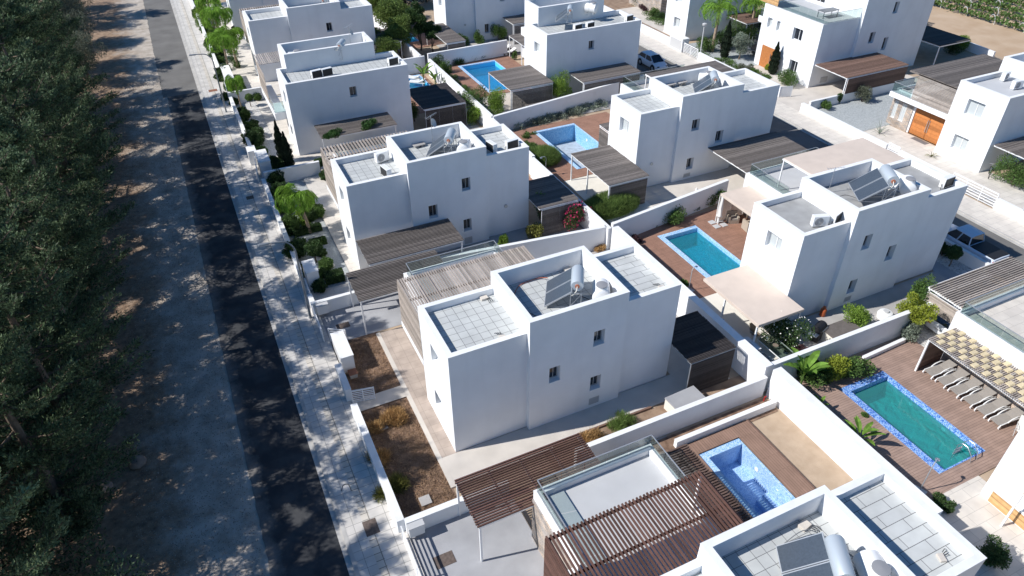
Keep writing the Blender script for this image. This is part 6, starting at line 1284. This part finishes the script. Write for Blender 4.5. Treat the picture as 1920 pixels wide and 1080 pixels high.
# umbrella
t = T('closed_umbrella', 'closed white parasol on a stand with square white slabs', 'parasol', P(1346,420,.05)); m = MB(); m.tube([(0,0,0),(0,0,2.6)], .035, 8); m.obj('pole','plastic_white',t)
m = MB(); m.lathe([(.24,.75),(.20,.85),(.17,1.5),(.1,2.3),(.03,2.62)], 9); m.v = [(x*(1+.25*math.sin(i*2.1)), y*(1+.25*math.cos(i*1.7)), z) for i,(x,y,z) in enumerate(m.v)]; m.obj('canopy','fabric_white',t,smooth=True)
for a, b in ((-.35,-.3),(.3,-.35),(-.3,.35),(.35,.3)): m = MB(); m.box(a-.24,b-.24,0,a+.24,b+.24,.07); m.obj('base_slab','light_grey',t)
t = T('folded_flag', 'folded white cloth on a thin pole by the white wall', 'parasol', P(1300,392)); m = MB(); m.tube([(0,0,0),(0,0,1.9)], .02, 6); m.obj('pole','galv',t); m = MB(); m.lathe([(.16,1.25),(.14,1.5),(.1,1.85),(.02,2.0)], 8); m.obj('canopy','fabric_white',t,smooth=True)
def armchair(label, p, rz, w=.85, m='wicker', cush='fabric_taupe', cat='armchair', name='wicker_armchair', group=None):
    t = T(name, label, cat, p, rz, group); b = MB(); b.box(-.4,-w/2,0,.4,w/2,.3); b.box(.25,-w/2,.3,.4,w/2,.8); b.box(-.4,-w/2,.3,.25,-w/2+.14,.58); b.box(-.4,w/2-.14,.3,.25,w/2,.58); b.obj('frame', m, t); c = MB(); c.box(-.38,-w/2+.15,.3,.24,w/2-.15,.42); c.obj('cushion', cush, t, bevel=.02); return t
armchair('wicker armchair under the tan awning, facing the table', P(1372,415,.05), 1.2, m='wicker_pale'); armchair('wicker sofa with patterned cushions under the tan awning edge', P(1398,398,.05), 3.0, 1.7, 'wicker_pale', 'fabric_white', 'sofa', 'wicker_sofa'); armchair('wicker footstool-like seat at the house corner by the tan awning', P(1403,430,.05), 3.0, .8, 'wicker_pale'); armchair('dark wicker armchair deep in the shade of the tan awning', P(1390,395,.05), -1.0)
# dining set beside tan canopy
t = T('glass_table', 'long glass dining table with white edge at the tan canopy', 'table', (28.35,22.6,.05), R_(90)); m = MB(); m.box(-1.1,-.55,.73,1.1,.55,.75); m.obj('table_top','glass_table',t); m = MB(); m.box(-1.12,-.57,.69,1.12,-.53,.74); m.box(-1.12,.53,.69,1.12,.57,.74); m.box(-1.12,-.53,.69,-1.08,.53,.74); m.box(1.08,-.53,.69,1.12,.53,.74); m.obj('table_frame','plastic_white',t)
for x in (-1.05,1.05):
    for y in (-.5,.5): m = MB(); m.box(x-.03,y-.03,0,x+.03,y+.03,.69); m.obj('leg','plastic_white',t)
bw = MB(); bw.lathe([(.08,0),(.16,.06),(.18,.09)], 14); o = bw.obj('bowl','wicker'); o.location = (28.3,22.7,.80); tag(o,'dark bowl on the glass dining table','bowl')
for i, (x,y,rz,lb,m_) in enumerate(((27.3,23.3,3.1,'grey garden chair at the far left side of the glass table','fabric_taupe'),(27.3,22.5,3.1,'grey garden chair at the middle left side of the glass table','fabric_taupe'),(27.35,21.7,3.1,'grey garden chair at the near left side of the glass table','fabric_taupe'),(28.3,24.4,1.6,'dark garden chair at the far end of the glass table','wicker'),(26.9,25.4,2.2,'blue cloth chair between the wall and the glass table','fabric_blue'),(28.5,21.2,-1.4,'grey garden chair at the near end of the glass table','light_grey'))): chair(lb, (x,y,.05), rz, m_, 'light_grey', group='garden chairs around the glass table')
# barbecue
t = T('barbecue', 'black covered gas barbecue on the shaded path behind the white wall', 'barbecue', P(1530,634,.05), .35); m = MB(); m.box(-.55,-.3,.1,.55,.3,.8); m.obj('cabinet','black_plastic',t,bevel=.02); m = MB(); m.tube([(-.45,0,.85),(.45,0,.85)], .32, 18); m.obj('hood','black_plastic',t,smooth=True); m = MB(); m.box(-.95,-.28,.76,-.56,.28,.8); m.obj('side_shelf','galv',t); m = MB(); m.tube([(-.35,-.36,.95),(.35,-.36,.95)], .018, 6); m.obj('handle','steel',t)
t = T('gas_cylinder', 'orange gas cylinder standing against the shaded wall', 'gas cylinder', P(1541,592,.05)); m = MB(); m.lathe([(.15,0),(.19,.05),(.2,.5),(.14,.62),(.06,.66)], 18); m.obj('body','orange_paint',t,smooth=True); m = MB(); m.lathe([(.1,.66),(.1,.76)], 12); m.obj('collar','orange_paint',t); m = MB(); m.lathe([(.03,.66),(.03,.74)], 8); m.obj('valve','galv',t)
t = T('covered_well', 'round white covered tub on the white gravel behind the wall', 'tub', P(1657,596,.02)); m = MB(); m.lathe([(.45,0),(.5,.35),(.42,.48),(.1,.55)], 20); m.obj('body','plastic_white',t,smooth=True); m = MB(); m.lathe([(.2,.55),(.18,.6)], 14); m.obj('lid','light_grey',t)
# outdoor sink, trampoline, bicycle, terrace table
t = T('outdoor_kitchen', 'white counter with a sink and slatted oak doors on the bottom right patio', 'counter', (30.95,8.75,.05)); m = MB(); m.box(-.45,-1.1,0,.32,1.1,.85); m.obj('cabinet','white_render',t); m = MB(); m.box(-.5,-1.15,.85,.36,1.15,.92); m.obj('counter_top','plastic_white',t,bevel=.01); m = MB(); vslats(m,'W',-.49,-1.0,1.0,.08,.8,.09,.08,.03); m.obj('door','wood_oak',t); m = MB(); m.box(-.28,-.05,.921,.18,.6,.926); m.obj('sink','steel',t); m = MB(); m.tube([(.25,.3,.92),(.25,.3,1.2),(.05,.3,1.22)], .02, 6); m.obj('tap','steel',t)
t = T('trampoline', 'round black trampoline with blue-grey pad among the trees across the street', 'trampoline', P(1424,102)); m = MB(); m.lathe([(1.7,.8),(1.4,.82)], 24, caps=False); m.obj('pad','grey_metal',t); m = MB(); m.lathe([(1.4,.8),(.01,.78)], 24, caps=False); m.obj('jumping_mat','black_plastic',t)
for k in range(6):
    a = k*math.pi/3; m = MB(); m.tube([(1.65*math.cos(a),1.65*math.sin(a),0),(1.65*math.cos(a),1.65*math.sin(a),2.4)], .025, 6); m.obj('leg','galv',t)
t = T('bicycle', 'dark bicycle parked against the white wall near the carport', 'bicycle', P(1853,330,.04), R_(35))
for x in (-.52,.52): m = MB(); m.tube([(x+.33*math.cos(a),0,.34+.33*math.sin(a)) for a in [math.pi*k/10 for k in range(21)]], .02, 6, False); m.tube([(x,-.04,.34),(x,.04,.34)], .03, 8); m.obj('wheel','rubber',t)
m = MB(); m.tube([(-.52,0,.34),(-.15,0,.8),(.35,0,.85),(.52,0,.34)], .018, 6); m.tube([(-.15,0,.8),(-.05,0,.3),(.35,0,.8)], .018, 6); m.tube([(-.52,0,.34),(-.05,0,.3)], .015, 6); m.obj('frame','grey_metal',t); m = MB(); m.box(-.28,-.06,.9,-.05,.06,.95); m.tube([(-.15,0,.8),(-.17,0,.9)], .015, 6); m.obj('saddle','black_plastic',t); m = MB(); m.tube([(.35,0,.85),(.33,0,1.0)], .015, 6); m.tube([(.33,-.28,1.02),(.33,.28,1.02)], .015, 6); m.obj('handlebar','galv',t)
t = T('terrace_table', 'dark table with a bench on the glass-railed terrace of the tall house', 'table', (64.6,57.2,6.78)); m = MB(); m.box(-1.1,-.5,.7,1.1,.5,.75); m.obj('table_top','grey_metal',t)
for x in (-1,1):
    for y in (-.4,.4): m = MB(); m.box(x-.03,y-.03,0,x+.03,y+.03,.7); m.obj('leg','grey_metal',t)
smallbox('square white planter with a green shrub beside the pergola of the bright blue pool','planter','planter',35.6,70.4,.05,36.2,71.0,.6,'plastic_white','soil_dark',.02)
at_bush('b', 965, 112, .45, 1.2, 'leaf_mid', 'green shrub growing in the square white planter', 301, 900)
hose('thin dark hose curved on the shaded pavement', [(1.6,24.2,.13),(1.75,24.5,.13),(2.0,24.45,.13),(2.05,24.0,.13)], 'rubber', .015)
for i, (px,py) in enumerate(((1400,300),(1412,300))): pass
ga = MB(); ga.beam((0,0,.0),(0,0,.35),.04,.04); ga.beam((0,0,.3),(.12,0,.33),.05,.05); o = ga.obj('garden_tap','tail_red'); o.location = (25.15,19.9,.05); tag(o,'small red garden tap at the corner of the two white walls','tap')
def stake(label, p): 
    m = MB(); m.tube([(0,0,0),(.15,.05,.5),(.4,.1,.55)], .02, 5); o = m.obj('wall_stub','white_paint'); o.location = p; return tag(o, label, 'bracket')

# ------------------------------------------------------------ more planting
for i, (p0, p1, w, h, m, n, lb) in enumerate((
 (P(532,360), P(560,455), .8, .45, 'leaf_mid', 4200, 'low mixed ground cover between the shrubs of the second house garden'),
 (P(560,392), P(574,425), .7, .4, 'leaf_bright', 1600, 'pale flowering ground cover around the palm trunk'),
 (P(565,500), P(590,530), .7, .4, 'leaf_dark', 1600, 'ground cover under the dark ball tree'),
 (P(448,205), P(492,290), .7, .4, 'leaf_dark', 2600, 'ground cover in the gravel bed of the third house'),
 (P(375,20), P(412,110), 1.3, 1.3, 'leaf_mid', 9000, 'dense green planting under the palms near the top edge'),
 (P(408,105), P(452,190), 1.1, .9, 'leaf_mid', 7000, 'dense green planting under the palms beside the street lamp'),
 (P(366,2), P(402,92), 1.3, 2.2, 'leaf_bright', 12000, 'tall bright planting against the street wall at the top of the row'),
 (P(412,60), P(446,130), 1.0, 1.2, 'leaf_mid', 6000, 'leafy planting between the palms and the top left patio'),
 (P(830,150), P(880,205), .6, .4, 'leaf_dark', 2200, 'ground cover along the wall left of the bright blue pool'),
 (P(1320,105), P(1440,150), 1.6, .5, 'leaf_mid', 4200, 'ground cover of the gravel garden across the street'),
 (P(1200,5), P(1250,50), 2.2, .5, 'leaf_mid', 5000, 'low planting of the garden at the top across the street'),
 (P(1475,640), P(1495,690), .7, .5, 'leaf_dark', 2200, 'low planting under the climbing shrub with white flowers'),
 (P(1180,440), P(1240,420), .35, .25, 'leaf_olive', 700, 'low plants in the white-edged bed by the cyan pool'),
 (P(1540,715), P(1600,700), .6, .6, 'leaf_mid', 2600, 'leafy underplanting below the yellow croton'),
 (P(905,215), P(960,240), .9, .4, 'leaf_olive', 1800, 'low plants at the corner of the square panelled pergola'),
 )): border(lb, p0, p1, w, h, m, n, 400+i, L=.15, Wd=.07, name='ground_cover', lumps=14)
for i, (px, py, sc, lb) in enumerate(((700,8,1.35,'dense green tree at the top edge beside the white wall'),(716,40,1.3,'dense green tree behind the parapet of the top left house'),(732,66,1.25,'dense green tree in the middle of the hedge row at the top'),(746,92,1.1,'dense green tree at the near end of the hedge row at the top'),(722,112,.8,'dark rounded tree right behind the raised box of the third house'))): dup(ht, P(px+8,py+14), i*2.3+1, lb, None, sc)

for i, (xa, ya, xb, yb) in enumerate(((-11.5,19,-12,50),(-12,50,-13,86),(-16,20,-17,60),(-17,60,-19,100))):
    rngu = np.random.default_rng(700+i); bl = []
    for k in range(46): t_ = rngu.random(); bl.append((xa+(xb-xa)*t_+rngu.normal()*1.3, ya+(yb-ya)*t_, rngu.uniform(.8,2.6), rngu.uniform(.9,1.7), rngu.uniform(.9,1.7), rngu.uniform(.8,1.5)))
    V, F = blobleaves(bl, 26000, .22, .08, rngu, .5, .3); V[:,2] = np.abs(V[:,2]); o = npmesh('undergrowth', V, F, 'leaf_cypress'); o['kind'] = 'stuff'; o['label'] = 'dense dark undergrowth beneath the roadside evergreens'; o['category'] = 'undergrowth'
